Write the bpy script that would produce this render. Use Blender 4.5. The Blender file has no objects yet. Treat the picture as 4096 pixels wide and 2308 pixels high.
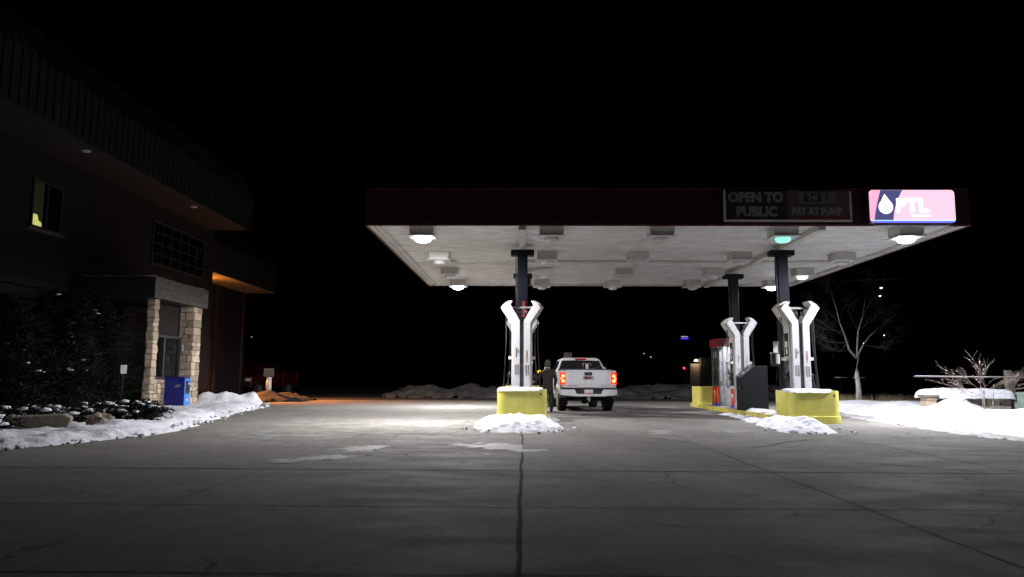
import bpy, bmesh, math, random
from mathutils import Vector, Matrix, noise
R = math.radians
PI = math.pi
S = bpy.context.scene
C = S.collection

# ------------------------------------------------------------------ camera
cam_d = bpy.data.cameras.new("camera")
cam_d.lens = 26.0
cam_d.sensor_width = 36.0
cam_d.clip_start = 0.05
cam_d.clip_end = 2000
cam = bpy.data.objects.new("camera", cam_d)
C.objects.link(cam)
cam.matrix_world = (Matrix.Translation((0, 0, 1.2)) @ Matrix.Rotation(R(0.94), 4, 'Z') @
                    Matrix.Rotation(R(96.9), 4, 'X') @ Matrix.Rotation(R(0.25), 4, 'Z'))
S.camera = cam

# ------------------------------------------------------------------ world: night sky
W = bpy.data.worlds.new("World")
S.world = W
W.use_nodes = True
wn = W.node_tree.nodes
wl = W.node_tree.links
bg = wn["Background"]
sky = wn.new("ShaderNodeTexSky")
sky.sky_type = 'NISHITA'
sky.sun_disc = False
sky.sun_elevation = R(-6)
sky.sun_rotation = R(200)
wl.new(sky.outputs[0], bg.inputs[0])
bg.inputs[1].default_value = 0.012
S.view_settings.view_transform = 'Standard'
S.view_settings.look = 'None'
S.view_settings.exposure = 0
S.view_settings.gamma = 1

# burning canopy lamps: watts, tilt towards -x, tilt towards +y (degrees), edge blend
LAMPS = {(0, 0): (3500, 2, 11, .36), (4, 0): (3900, 2, 3, .34), (0, 3): (5600, 1, 0, .28), (4, 3): (1600, 3, 0, .5)}

# ------------------------------------------------------------------ materials
def mat(name, col, rough=.6, metal=0., var=0., scale=4., bump=0., bscale=None, emit=None, es=0., island=0., coat=0., spec=None):
    m = bpy.data.materials.new(name)
    m.use_nodes = True
    n, l = m.node_tree.nodes, m.node_tree.links
    b = n["Principled BSDF"]
    b.inputs["Base Color"].default_value = (*col, 1)
    b.inputs["Roughness"].default_value = rough
    b.inputs["Metallic"].default_value = metal
    if coat: b.inputs["Coat Weight"].default_value = coat
    if spec is not None: b.inputs["Specular IOR Level"].default_value = spec
    if emit:
        b.inputs["Emission Color"].default_value = (*emit, 1)
        b.inputs["Emission Strength"].default_value = es
    tc = n.new("ShaderNodeTexCoord") if (var or bump) else None
    src = None
    if var:
        no = n.new("ShaderNodeTexNoise")
        no.inputs["Scale"].default_value = scale
        no.inputs["Detail"].default_value = 7
        no.inputs["Roughness"].default_value = .65
        l.new(tc.outputs["Object"], no.inputs["Vector"])
        mx = n.new("ShaderNodeMix")
        mx.data_type = 'RGBA'
        mx.inputs[6].default_value = (*[c * (1 - var) for c in col], 1)
        mx.inputs[7].default_value = (*[min(1, c * (1 + var)) for c in col], 1)
        rp = n.new("ShaderNodeMapRange")
        rp.inputs[1].default_value = .33
        rp.inputs[2].default_value = .67
        l.new(no.outputs[0], rp.inputs[0])
        l.new(rp.outputs[0], mx.inputs[0])
        src = mx.outputs[2]
        rr = n.new("ShaderNodeMapRange")
        rr.inputs[3].default_value = max(0.02, rough - .12)
        rr.inputs[4].default_value = min(1, rough + .12)
        l.new(no.outputs[0], rr.inputs[0])
        l.new(rr.outputs[0], b.inputs["Roughness"])
    if island:
        g = n.new("ShaderNodeNewGeometry")
        cr = n.new("ShaderNodeMapRange")
        cr.inputs[3].default_value = 1 - island
        cr.inputs[4].default_value = 1 + island
        l.new(g.outputs["Random Per Island"], cr.inputs[0])
        hs = n.new("ShaderNodeHueSaturation")
        l.new(cr.outputs[0], hs.inputs["Value"])
        if src: l.new(src, hs.inputs["Color"])
        else: hs.inputs["Color"].default_value = (*col, 1)
        src = hs.outputs[0]
    if src: l.new(src, b.inputs["Base Color"])
    if bump:
        n2 = n.new("ShaderNodeTexNoise")
        n2.inputs["Scale"].default_value = bscale or scale * 6
        n2.inputs["Detail"].default_value = 6
        l.new(tc.outputs["Object"], n2.inputs["Vector"])
        bp = n.new("ShaderNodeBump")
        bp.inputs["Strength"].default_value = bump
        bp.inputs["Distance"].default_value = .02
        l.new(n2.outputs[0], bp.inputs["Height"])
        l.new(bp.outputs[0], b.inputs["Normal"])
    return m

M = dict(
    white=mat("white_enamel", (.60, .60, .62), .4, var=.10, scale=3, bump=.05),
    offwhite=mat("housing_enamel", (.55, .53, .49), .45, var=.12, scale=5, bump=.05),
    grey=mat("grey_metal", (.28, .28, .29), .45, .4, var=.15, scale=6),
    darkgrey=mat("dark_grey", (.06, .06, .065), .5, var=.2, scale=6),
    black=mat("black_plastic", (.018, .018, .02), .42, var=.2, scale=8),
    rubber=mat("black_rubber", (.015, .015, .015), .7, var=.3, scale=14, bump=.2),
    navy=mat("navy_paint", (.006, .007, .011), .5, var=.3, scale=5, bump=.05, spec=.08),
    yellow=mat("yellow_paint", (.72, .67, .15), .42, var=.13, scale=3.5, bump=.12),
    yellow2=mat("worn_yellow_paint", (.50, .43, .07), .6, var=.4, scale=5, bump=.4),
    red=mat("red_panel", (.55, .025, .02), .4, var=.1, scale=5),
    signred=mat("red_valance", (.17, .014, .016), .4, var=.12, scale=5),
    blue=mat("blue_panel", (.02, .03, .35), .4),
    alu=mat("brushed_aluminium", (.45, .46, .47), .32, .85, var=.2, scale=5, bump=.05),
    fascia=mat("maroon_fascia", (.025, .0045, .006), .55, var=.15, scale=1.5, bump=.05),
    maroon_trim=mat("maroon_trim", (.14, .03, .03), .4),
    glass=mat("dark_glass", (.006, .007, .008), .06),
    screen=mat("display_glass", (.05, .055, .055), .15, var=.3, scale=9),
    letter=mat("black_lettering", (.05, .05, .06), .6),
    letter_red=mat("red_lettering", (.30, .03, .04), .6),
    letter_white=mat("white_lettering", (.8, .8, .8), .5),
    letter_grey=mat("faded_lettering", (.20, .21, .19), .6, var=.35, scale=9),
    paper=mat("paper_label", (.6, .6, .58), .7, var=.15, scale=30),
    snow=mat("snow", (.84, .85, .93), .75, var=.07, scale=5, bump=.9, bscale=13),
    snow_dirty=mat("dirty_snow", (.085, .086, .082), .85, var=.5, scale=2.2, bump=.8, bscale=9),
    slush=mat("packed_ice", (.25, .25, .265), .7, var=.3, scale=7, bump=.3, bscale=14),
    stone=mat("ashlar_stone", (.48, .385, .29), .85, var=.2, scale=9, bump=.6, bscale=22, island=.35),
    stone_grey=mat("wall_stone", (.25, .215, .175), .85, var=.25, scale=9, bump=.6, bscale=22, island=.35),
    mortar=mat("mortar", (.10, .08, .065), .95, bump=.4, bscale=30),
    kerb=mat("kerb_concrete", (.34, .33, .31), .8, var=.25, scale=4, bump=.4),
    wood=mat("dark_wood", (.008, .006, .005), .9, var=.35, scale=3, bump=.3),
    weathered=mat("weathered_wood", (.10, .092, .082), .8, var=.4, scale=4, bump=.5),
    rib=mat("ribbed_metal", (.013, .020, .015), .6, var=.2, scale=2),
    soffit=mat("soffit_board", (.024, .021, .018), .7, var=.2, scale=3),
    frame=mat("window_frame", (.035, .035, .035), .5, var=.15, scale=6),
    paperblue=mat("shaded_box_blue", (.003, .011, .21), .4, var=.12, scale=6),  # box blue darkened to paint in the shade on its near side
    paperblue_lit=mat("lit_door_blue", (.06, .28, .95), .35, var=.08, scale=6),  # box blue brightened to paint in light on the lamp-facing door
    bark=mat("pale_bark", (.36, .345, .31), .8, var=.4, scale=7, bump=.5),
    twig=mat("brown_twigs", (.020, .017, .015), .9, var=.2, scale=9),
    twig2=mat("pale_shrub_stems", (.27, .225, .19), .85, var=.2, scale=12),
    berry=mat("dried_berries", (.30, .21, .18), .7, var=.3, scale=30),
    needle=mat("juniper_needles", (.010, .015, .010), 1., var=.3, scale=3, island=.6, spec=.05),
    trunkm=mat("conifer_bark", (.06, .045, .035), .9, bump=.5),
    grass=mat("dead_grass", (.26, .20, .12), .9, island=.4),
    soil=mat("dark_soil", (.05, .045, .04), .95, var=.4, scale=.7, bump=.5, bscale=8),
    hillm=mat("dark_hillside", (.03, .03, .028), .95, var=.4, scale=.05),
    post=mat("post_wood", (.13, .115, .095), .85, var=.35, scale=7, bump=.5),
    green=mat("pale_green_cabinet", (.20, .29, .24), .5, var=.15, scale=4),
    truck=mat("white_car_paint", (.50, .50, .53), .28, var=.03, scale=2, coat=.6),
    redpaint=mat("dark_red_car_paint", (.045, .004, .005), .35, var=.1, scale=2, coat=.5),
    rim=mat("steel_rim", (.30, .30, .31), .35, .7),
    chrome=mat("chrome", (.6, .6, .6), .15, 1.),
    tail=mat("red_lamp_lens", (.45, .01, .01), .2, coat=.5),
    tail_on=mat("lit_tail_lamp", (.5, .01, .008), .4, emit=(1.0, .012, .008), es=2.4),
    tail_hot=mat("lit_tail_bulb", (1, .5, .2), .3, emit=(1.0, .30, .08), es=2.6),
    coatm=mat("dark_olive_coat", (.0075, .0065, .0055), .95, var=.3, scale=9, bump=.4),
    trouser=mat("dark_trousers", (.008, .008, .009), .9, var=.3, scale=9),
    skin=mat("skin", (.35, .20, .14), .6),
    hair=mat("dark_cap", (.03, .028, .022), .9, var=.3, scale=20),
    boot=mat("dark_boots", (.012, .012, .012), .6),
    lamp_on=mat("burning_lamp_glass", (1, 1, 1), .3, emit=(.90, .92, 1.0), es=25.),
    lamp_green=mat("failing_green_lamp_glass", (.6, .7, .65), .3, emit=(.22, .85, .62), es=1.15),
    lamp_dim=mat("dim_lamp_glass", (.8, .85, .8), .3, emit=(.72, .85, .78), es=1.4),
    lamp_off=mat("unlit_lamp_glass", (.62, .62, .58), .25, var=.08, scale=9),
    win_lit=mat("lit_room", (.03, .03, .01), .9, emit=(.50, .50, .16), es=.013),
    win_lamp=mat("lit_lampshade", (.6, .6, .2), .6, emit=(.70, .72, .20), es=.75),
)

def grit(m, amt):
    n, l = m.node_tree.nodes, m.node_tree.links
    b = n["Principled BSDF"]
    old = b.inputs["Base Color"].links[0].from_socket
    tc = n.new("ShaderNodeTexCoord")
    for sc_, lo_, hi_, col in ((30, .62, .70, (.16, .14, .12)), (1.4, .52, .75, (.55, .54, .55))):
        x = n.new("ShaderNodeTexNoise"); x.inputs["Scale"].default_value = sc_; x.inputs["Detail"].default_value = 5
        l.new(tc.outputs["Object"], x.inputs["Vector"])
        r_ = n.new("ShaderNodeMapRange"); r_.inputs[1].default_value = lo_; r_.inputs[2].default_value = hi_; r_.inputs[4].default_value = amt
        l.new(x.outputs[0], r_.inputs[0])
        mx = n.new("ShaderNodeMix"); mx.data_type = 'RGBA'
        l.new(r_.outputs[0], mx.inputs[0]); l.new(old, mx.inputs[6]); mx.inputs[7].default_value = (*col, 1)
        old = mx.outputs[2]
    l.new(old, b.inputs["Base Color"])
grit(M['snow'], .55)
grit(M['yellow'], .30)
grit(M['white'], .12)

def sign_mat(name, col, s):
    return mat(name, tuple(min(1, c) for c in col), .4, emit=col, es=s)
M['s_pink'] = sign_mat("sign_pink", (1.0, .46, .66), 1.05)
M['s_pale'] = sign_mat("sign_pale_pink", (1.0, .62, .79), 1.08)
M['s_navy'] = sign_mat("sign_navy", (.075, .08, .21), 1.0)
M['s_white'] = sign_mat("sign_white", (1, .96, 1), 1.5)
M['s_blue'] = sign_mat("sign_blue", (.03, .06, 1.0), 1.2)

def deck_mat():
    m = mat("canopy_deck_paint", (.74, .73, .72), .55, var=.13, scale=2.2)
    n, l = m.node_tree.nodes, m.node_tree.links
    b = n["Principled BSDF"]
    old = b.inputs["Base Color"].links[0].from_socket
    tc = n.new("ShaderNodeTexCoord")
    mp = n.new("ShaderNodeMapping")
    mp.inputs["Scale"].default_value = (.9, 3.2, 1)
    l.new(tc.outputs["Object"], mp.inputs[0])
    ns = n.new("ShaderNodeTexNoise")
    ns.inputs["Scale"].default_value = 1.6
    ns.inputs["Detail"].default_value = 8
    l.new(mp.outputs[0], ns.inputs["Vector"])
    rp = n.new("ShaderNodeMapRange")
    rp.inputs[1].default_value = .45
    rp.inputs[2].default_value = .72
    rp.inputs[3].default_value = 0
    rp.inputs[4].default_value = .45
    l.new(ns.outputs[0], rp.inputs[0])
    mx = n.new("ShaderNodeMix")
    mx.data_type = 'RGBA'
    mx.inputs[7].default_value = (.36, .34, .31, 1)
    l.new(rp.outputs[0], mx.inputs[0])
    l.new(old, mx.inputs[6])
    l.new(mx.outputs[2], b.inputs["Base Color"])
    wv = n.new("ShaderNodeTexWave")
    wv.bands_direction = 'Y'
    wv.inputs["Scale"].default_value = 1.05
    wv.inputs["Distortion"].default_value = .3
    l.new(tc.outputs["Object"], wv.inputs["Vector"])
    bp = n.new("ShaderNodeBump")
    bp.inputs["Strength"].default_value = .25
    bp.inputs["Distance"].default_value = .02
    l.new(wv.outputs[1], bp.inputs["Height"])
    l.new(bp.outputs[0], b.inputs["Normal"])
    return m
M['deck'] = deck_mat()

def concrete_mat():
    m = bpy.data.materials.new("worn_concrete")
    m.use_nodes = True
    n, l = m.node_tree.nodes, m.node_tree.links
    b = n["Principled BSDF"]
    tc = n.new("ShaderNodeTexCoord")
    P = tc.outputs["Object"]
    def nz(scale, detail=6, sc=(1, 1, 1), rough=.6, loc=(0, 0, 0)):
        mp = n.new("ShaderNodeMapping")
        mp.inputs["Scale"].default_value = sc
        mp.inputs["Location"].default_value = loc
        l.new(P, mp.inputs[0])
        x = n.new("ShaderNodeTexNoise")
        x.inputs["Scale"].default_value = scale
        x.inputs["Detail"].default_value = detail
        x.inputs["Roughness"].default_value = rough
        l.new(mp.outputs[0], x.inputs["Vector"])
        return x.outputs[0]
    def rng(s, a, c, lo=0., hi=1.):
        x = n.new("ShaderNodeMapRange")
        x.interpolation_type = 'SMOOTHSTEP'
        x.inputs[1].default_value = a
        x.inputs[2].default_value = c
        x.inputs[3].default_value = lo
        x.inputs[4].default_value = hi
        l.new(s, x.inputs[0])
        return x.outputs[0]
    def mul(a, c):
        x = n.new("ShaderNodeMath")
        x.operation = 'MULTIPLY'
        l.new(a, x.inputs[0])
        if isinstance(c, float): x.inputs[1].default_value = c
        else: l.new(c, x.inputs[1])
        return x.outputs[0]
    def mix(f, a, c):
        x = n.new("ShaderNodeMix")
        x.data_type = 'RGBA'
        l.new(f, x.inputs[0])
        if isinstance(a, tuple): x.inputs[6].default_value = (*a, 1)
        else: l.new(a, x.inputs[6])
        if isinstance(c, tuple): x.inputs[7].default_value = (*c, 1)
        else: l.new(c, x.inputs[7])
        return x.outputs[2]
    base = mix(rng(nz(.45, 8), .3, .7), (.200, .192, .178), (.270, .259, .240))
    base = mix(rng(nz(38, 4), .4, .62, 0, .5), base, (.125, .12, .112))
    base = mix(rng(nz(9, 6, (1, 1, 1), .7, (5, 5, 0)), .45, .7, 0, .4), base, (.30, .29, .275))
    # long dark tyre and oil stains
    st = rng(nz(.8, 8, (1.5, .45, 1), .7, (3, 1, 0)), .52, .74, 0, .5)
    base = mix(st, base, (.115, .108, .10))
    # worn salty ice film plus painted lamp brightness, left of the first island
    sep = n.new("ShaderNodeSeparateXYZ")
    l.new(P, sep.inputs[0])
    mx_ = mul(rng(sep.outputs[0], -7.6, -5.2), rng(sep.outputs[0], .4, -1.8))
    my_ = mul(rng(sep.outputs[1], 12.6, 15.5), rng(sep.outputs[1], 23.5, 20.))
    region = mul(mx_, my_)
    salt_and_lamplight = mul(region, rng(nz(1.1, 12, (1, 1.2, 1), .78, (0, 4, 0)), .45, .56, 0, .95))
    base = mix(salt_and_lamplight, base, (.34, .325, .295))
    wide = rng(nz(.7, 9, (1.3, .5, 1), .72, (9, 2, 0)), .58, .74, 0, .35)
    base = mix(wide, base, (.33, .325, .315))
    # fine map cracking and oil drips
    mpv = n.new("ShaderNodeMapping")
    wob_ = n.new("ShaderNodeTexNoise"); wob_.inputs["Scale"].default_value = 2.2; wob_.inputs["Detail"].default_value = 6
    l.new(P, wob_.inputs["Vector"])
    va = n.new("ShaderNodeVectorMath"); va.operation = 'SCALE'; va.inputs[3].default_value = .55
    l.new(wob_.outputs[1], va.inputs[0])
    vb = n.new("ShaderNodeVectorMath"); vb.operation = 'ADD'
    l.new(P, vb.inputs[0]); l.new(va.outputs[0], vb.inputs[1])
    vo = n.new("ShaderNodeTexVoronoi"); vo.feature = 'DISTANCE_TO_EDGE'; vo.inputs["Scale"].default_value = .42
    l.new(vb.outputs[0], vo.inputs["Vector"])
    crack = mul(rng(vo.outputs["Distance"], .010, .002), rng(nz(.33, 3, (1, 1, 1), .5, (2, 7, 0)), .47, .58, 0, .75))
    base = mix(crack, base, (.05, .048, .045))
    vd = n.new("ShaderNodeTexVoronoi"); vd.inputs["Scale"].default_value = 2.6; vd.inputs["Randomness"].default_value = 1
    l.new(vb.outputs[0], vd.inputs["Vector"])
    drip = mul(rng(vd.outputs["Distance"], .20, .08), rng(nz(.5, 3, (1, 1, 1), .5, (8, 3, 0)), .52, .62, 0, .6))
    base = mix(drip, base, (.07, .066, .062))
    base = mix(rng(nz(3.2, 8, (1, .8, 1), .75, (1, 9, 0)), .42, .66, 0, .55), base, (.145, .14, .132))
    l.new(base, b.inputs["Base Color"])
    l.new(rng(nz(1.1, 7, (.7, 1.5, 1)), .35, .65, .82, .95), b.inputs["Roughness"])
    b.inputs["Specular IOR Level"].default_value = .18
    bp = n.new("ShaderNodeBump")
    bp.inputs["Strength"].default_value = .35
    bp.inputs["Distance"].default_value = .012
    l.new(nz(34, 5), bp.inputs["Height"])
    l.new(bp.outputs[0], b.inputs["Normal"])
    return m
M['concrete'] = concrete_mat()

# ------------------------------------------------------------------ mesh helpers
class MB:
    def __init__(s):
        s.v = []
        s.f = []
    def add(s, vs, fs, mtx=None):
        o = len(s.v)
        s.v += [tuple(mtx @ Vector(v)) if mtx else tuple(v) for v in vs]
        s.f += [tuple(i + o for i in f) for f in fs]
        return s
    def box(s, x0, x1, y0, y1, z0, z1, mtx=None):
        vs = [(x0, y0, z0), (x1, y0, z0), (x1, y1, z0), (x0, y1, z0), (x0, y0, z1), (x1, y0, z1), (x1, y1, z1), (x0, y1, z1)]
        return s.add(vs, [(0, 3, 2, 1), (4, 5, 6, 7), (0, 1, 5, 4), (1, 2, 6, 5), (2, 3, 7, 6), (3, 0, 4, 7)], mtx)
    def prism(s, pts, a, b, axis='y', mtx=None):
        # pts: polygon in the two other axes (x,z for y; y,z for x; x,y for z)
        def p(u, v, w):
            return {'y': (u, w, v), 'x': (w, u, v), 'z': (u, v, w)}[axis]
        k = len(pts)
        vs = [p(u, v, a) for u, v in pts] + [p(u, v, b) for u, v in pts]
        fs = [tuple(range(k)), tuple(range(2 * k - 1, k - 1, -1))]
        fs += [(i, i + k, (i + 1) % k + k, (i + 1) % k) for i in range(k)]
        return s.add(vs, fs, mtx)
    def tube(s, pts, r, n=8, cap=True):
        pts = [Vector(p) for p in pts]
        rs = r if isinstance(r, (list, tuple)) else [r] * len(pts)
        o = len(s.v)
        up = Vector((0, 0, 1))
        for i, p in enumerate(pts):
            d = (pts[min(i + 1, len(pts) - 1)] - pts[max(i - 1, 0)])
            if d.length < 1e-9: d = Vector((0, 0, 1))
            d.normalize()
            a = d.cross(up)
            if a.length < .05: a = d.cross(Vector((1, 0, 0)))
            a.normalize()
            b = d.cross(a)
            for k in range(n):
                t = 2 * PI * k / n
                s.v.append(tuple(p + (a * math.cos(t) + b * math.sin(t)) * rs[i]))
        for i in range(len(pts) - 1):
            for k in range(n):
                s.f.append((o + i * n + k, o + i * n + (k + 1) % n, o + (i + 1) * n + (k + 1) % n, o + (i + 1) * n + k))
        if cap:
            s.f.append(tuple(o + k for k in range(n))[::-1])
            s.f.append(tuple(o + (len(pts) - 1) * n + k for k in range(n)))
        return s
    def lathe(s, prof, n=24, mtx=None):
        vs = []
        for r_, z in prof:
            for k in range(n):
                t = 2 * PI * k / n
                vs.append((r_ * math.cos(t), r_ * math.sin(t), z))
        fs = []
        for i in range(len(prof) - 1):
            for k in range(n):
                fs.append((i * n + k, i * n + (k + 1) % n, (i + 1) * n + (k + 1) % n, (i + 1) * n + k))
        fs.append(tuple(range(n))[::-1])
        fs.append(tuple((len(prof) - 1) * n + k for k in range(n)))
        return s.add(vs, fs, mtx)
    def blob(s, c, r, seed=0, sub=2, amp=.25, sq=(1, 1, 1)):
        bm = bmesh.new()
        bmesh.ops.create_icosphere(bm, subdivisions=sub, radius=1)
        vs = []
        for v in bm.verts:
            k = 1 + amp * noise.noise(v.co * 1.7 + Vector((seed, seed * .7, 0)))
            vs.append((c[0] + v.co.x * r * k * sq[0], c[1] + v.co.y * r * k * sq[1], c[2] + v.co.z * r * k * sq[2]))
        fs = [tuple(v.index for v in f.verts) for f in bm.faces]
        bm.free()
        return s.add(vs, fs)
    def build(s, name, m, parent=None, smooth=False, bevel=0, seg=2, loc=None):
        me = bpy.data.meshes.new(name)
        me.from_pydata(s.v, [], s.f)
        me.validate()
        bm = bmesh.new()
        bm.from_mesh(me)
        bmesh.ops.recalc_face_normals(bm, faces=bm.faces)
        bm.to_mesh(me)
        bm.free()
        me.materials.append(m)
        if smooth: me.polygons.foreach_set("use_smooth", [True] * len(me.polygons))
        o = bpy.data.objects.new(name, me)
        C.objects.link(o)
        if parent: o.parent = parent
        if loc: o.location = loc
        if bevel:
            bv = o.modifiers.new("bevel", 'BEVEL')
            bv.width = bevel
            bv.segments = seg
            bv.limit_method = 'ANGLE'
            bv.angle_limit = R(35)
        return o

def tag(o, label=None, cat=None, group=None, kind=None):
    if label: o['label'] = label
    if cat: o['category'] = cat
    if group: o['group'] = group
    if kind: o['kind'] = kind
    return o

def thing(name, label, cat, loc=(0, 0, 0), rz=0, group=None):
    o = bpy.data.objects.new(name, None)
    o.empty_display_size = .2
    C.objects.link(o)
    o.location = loc
    o.rotation_euler = (0, 0, rz)
    return tag(o, label, cat, group)

def copy_tree(o, parent=None):
    c = o.copy()
    C.objects.link(c)
    c.parent = parent
    for ch in list(o.children):
        if ch.type == 'LIGHT': continue
        copy_tree(ch, c)
    return c

def text(name, s_, size, m, parent, loc, rot=(R(90), 0, 0), bold=0.0, depth=.002, align='CENTER', sx=1.0):
    cu = bpy.data.curves.new(name, 'FONT')
    cu.body = s_
    cu.size = size
    cu.offset = bold
    cu.extrude = depth
    cu.align_x = align
    cu.align_y = 'CENTER'
    cu.space_line = .85
    cu.resolution_u = 3
    t = bpy.data.objects.new(name, cu)
    C.objects.link(t)
    dg = bpy.context.evaluated_depsgraph_get()
    me = bpy.data.meshes.new_from_object(t.evaluated_get(dg))
    bpy.data.objects.remove(t)
    me.materials.clear()
    me.materials.append(m)
    me.transform(Matrix.Diagonal((sx, 1, 1, 1)))
    o = bpy.data.objects.new(name, me)
    C.objects.link(o)
    o.parent = parent
    o.location = loc
    o.rotation_euler = rot
    return o

def sheet(name, x0, x1, y0, y1, z, m, kind='structure', nx=1, ny=1):
    vs, fs = [], []
    for j in range(ny + 1):
        for i in range(nx + 1):
            vs.append((x0 + (x1 - x0) * i / nx, y0 + (y1 - y0) * j / ny, z))
    for j in range(ny):
        for i in range(nx):
            a = j * (nx + 1) + i
            fs.append((a, a + 1, a + nx + 2, a + nx + 1))
    mb = MB()
    mb.add(vs, fs)
    o = mb.build(name, m)
    return tag(o, kind=kind)

# ------------------------------------------------------------------ ground
sheet('ground', -700, 700, -60, 900, -.008, M['soil'])
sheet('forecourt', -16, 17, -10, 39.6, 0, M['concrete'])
sheet('road', -60, 60, 39.6, 60, -.004, mat("old_asphalt", (.045, .045, .045), .8, var=.3, scale=1.5, bump=.4))

def joint_strip(mb, pts, w, seed, z=.004, amp=.02, step=.12):
    rnd = random.Random(seed)
    a, b = Vector((*pts[0], 0)), Vector((*pts[1], 0))
    L = (b - a).length
    d = (b - a) / L
    nrm = Vector((-d.y, d.x, 0))
    k = max(2, int(L / step))
    ring = []
    for i in range(k + 1):
        t = i / k * L
        off = amp * noise.noise(Vector((t * .9, seed * 7.3, 0))) + amp * .5 * noise.noise(Vector((t * 4, seed * 3.1, 5)))
        ww = w * (.6 + .9 * abs(noise.noise(Vector((t * 1.7, seed, 9)))) + rnd.random() * .45)
        p = a + d * t + nrm * off
        ring.append((p + nrm * ww / 2, p - nrm * ww / 2))
    vs = []
    for p, q in ring:
        vs += [(p.x, p.y, z), (q.x, q.y, z)]
    mb.add(vs, [(2 * i, 2 * i + 1, 2 * i + 3, 2 * i + 2) for i in range(k)])

jm = MB()
for i, y in enumerate([4.7, 7.1, 9.86, 12.85, 15.95]):
    joint_strip(jm, ((-9.5, y), (12, y)), .016 if y != 9.86 else .030, i + 1, z=.004 + i * .0002)
for i, (x, y1, w) in enumerate([(-3.4, 17, .009), (-.03, 16.2, .034), (3.2, 22, .013), (6.5, 16, .016)]):
    joint_strip(jm, ((x, .8), (x, y1)), w, 20 + i, z=.0055 + i * .0002)
for i, (a, b) in enumerate([((4.6, 13.9), (5.6, 15.1)), ((3.9, 13.2), (4.6, 13.9)), ((4.75, 11.2), (6.1, 10.0)), ((5.6, 15.1), (6.4, 15.3)),
                            ((-2.6, 21.5), (-1.6, 24.)), ((7.4, 14), (9.3, 13.2)), ((1.2, 19.), (4.5, 19.3)), ((-4, 25.5), (-.9, 26.2)), ((2.2, 15.7), (3.3, 14.2))]):
    joint_strip(jm, (a, b), .03, 50 + i, z=.007 + i * .0002, amp=.12)
o = jm.build('pavement_joints', mat("joint_tar", (.075, .073, .070), .95, var=.3, scale=5, spec=.02))
tag(o, kind='structure')

# ------------------------------------------------------------------ snow helpers
def pt_poly_dist(x, y, poly):
    inside = False
    dmin = 1e9
    n_ = len(poly)
    for i in range(n_):
        x1, y1 = poly[i]
        x2, y2 = poly[(i + 1) % n_]
        if (y1 > y) != (y2 > y) and x < (x2 - x1) * (y - y1) / (y2 - y1) + x1: inside = not inside
        dx, dy = x2 - x1, y2 - y1
        t = max(0, min(1, ((x - x1) * dx + (y - y1) * dy) / (dx * dx + dy * dy + 1e-12)))
        d = math.hypot(x - x1 - t * dx, y - y1 - t * dy)
        dmin = min(dmin, d)
    return dmin if inside else -dmin

def snow_field(name, poly, h, edge, res, m, seed=0, lump=.05, ls=1.6, mounds=(), wob=.25, fine=.02, base=0.):
    xs = [p[0] for p in poly]
    ys = [p[1] for p in poly]
    x0, x1, y0, y1 = min(xs) - .3, max(xs) + .3, min(ys) - .3, max(ys) + .3
    nx, ny = int((x1 - x0) / res) + 1, int((y1 - y0) / res) + 1
    idx = {}
    vs = []
    for j in range(ny + 1):
        for i in range(nx + 1):
            x, y = x0 + i * res, y0 + j * res
            d = pt_poly_dist(x, y, poly)
            d += wob * noise.noise(Vector((x * 1.3, y * 1.3, seed))) + wob * .5 * noise.noise(Vector((x * 4.5, y * 4.5, seed + 3)))
            if d < -res * 1.2: continue
            k = max(0, min(1, d / edge))
            k = math.sin(k * PI / 2) ** .8
            z = h * k
            z += k * lump * noise.noise(Vector((x * ls, y * ls, seed + 8))) * 1.6
            z += min(1, k * 2) * fine * noise.noise(Vector((x * 7, y * 7, seed + 20)))
            for mx_, my_, mh, mr, ms in mounds:
                q = ((x - mx_) / mr) ** 2 + ((y - my_) / ms) ** 2
                if q < 4:
                    z += mh * math.exp(-q * 1.6) * min(1, k * 1.5) * (1 + .35 * noise.noise(Vector((x * 3, y * 3, seed + 31))))
            z = max(z, .003) if d > 0 else -.012
            idx[(i, j)] = len(vs)
            vs.append((x, y, base + z))
    fs = []
    for (i, j), a in idx.items():
        b, c, d_ = idx.get((i + 1, j)), idx.get((i + 1, j + 1)), idx.get((i, j + 1))
        if None not in (b, c, d_): fs.append((a, b, c, d_))
    mb = MB()
    mb.add(vs, fs)
    return mb.build(name, m, smooth=True)

# left bank beside the building
tag(snow_field('snow_verge', [(-16.5, 9), (-8.9, 9), (-8.8, 11.2), (-8.5, 12.3), (-7.9, 14), (-7.55, 15.9), (-8.4, 19.5), (-8.9, 21.5),
                      (-9.6, 25), (-10.2, 29.3), (-11.0, 31.2), (-13, 33), (-16.5, 34)], .13, .7, .085, M['snow'], 1, lump=.06, fine=.045,
                      mounds=[(-11.8, 29.6, .42, .9, 1.2), (-10.9, 30.3, .3, .8, .6), (-12.6, 29, .3, .6, .5), (-9.4, 21.5, .10, 1, 2),
                              (-8.6, 15.5, .12, .5, 1.3), (-9.3, 13, .12, .6, .8), (-10.6, 27, .12, .8, 1.5)]), kind='structure')
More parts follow.
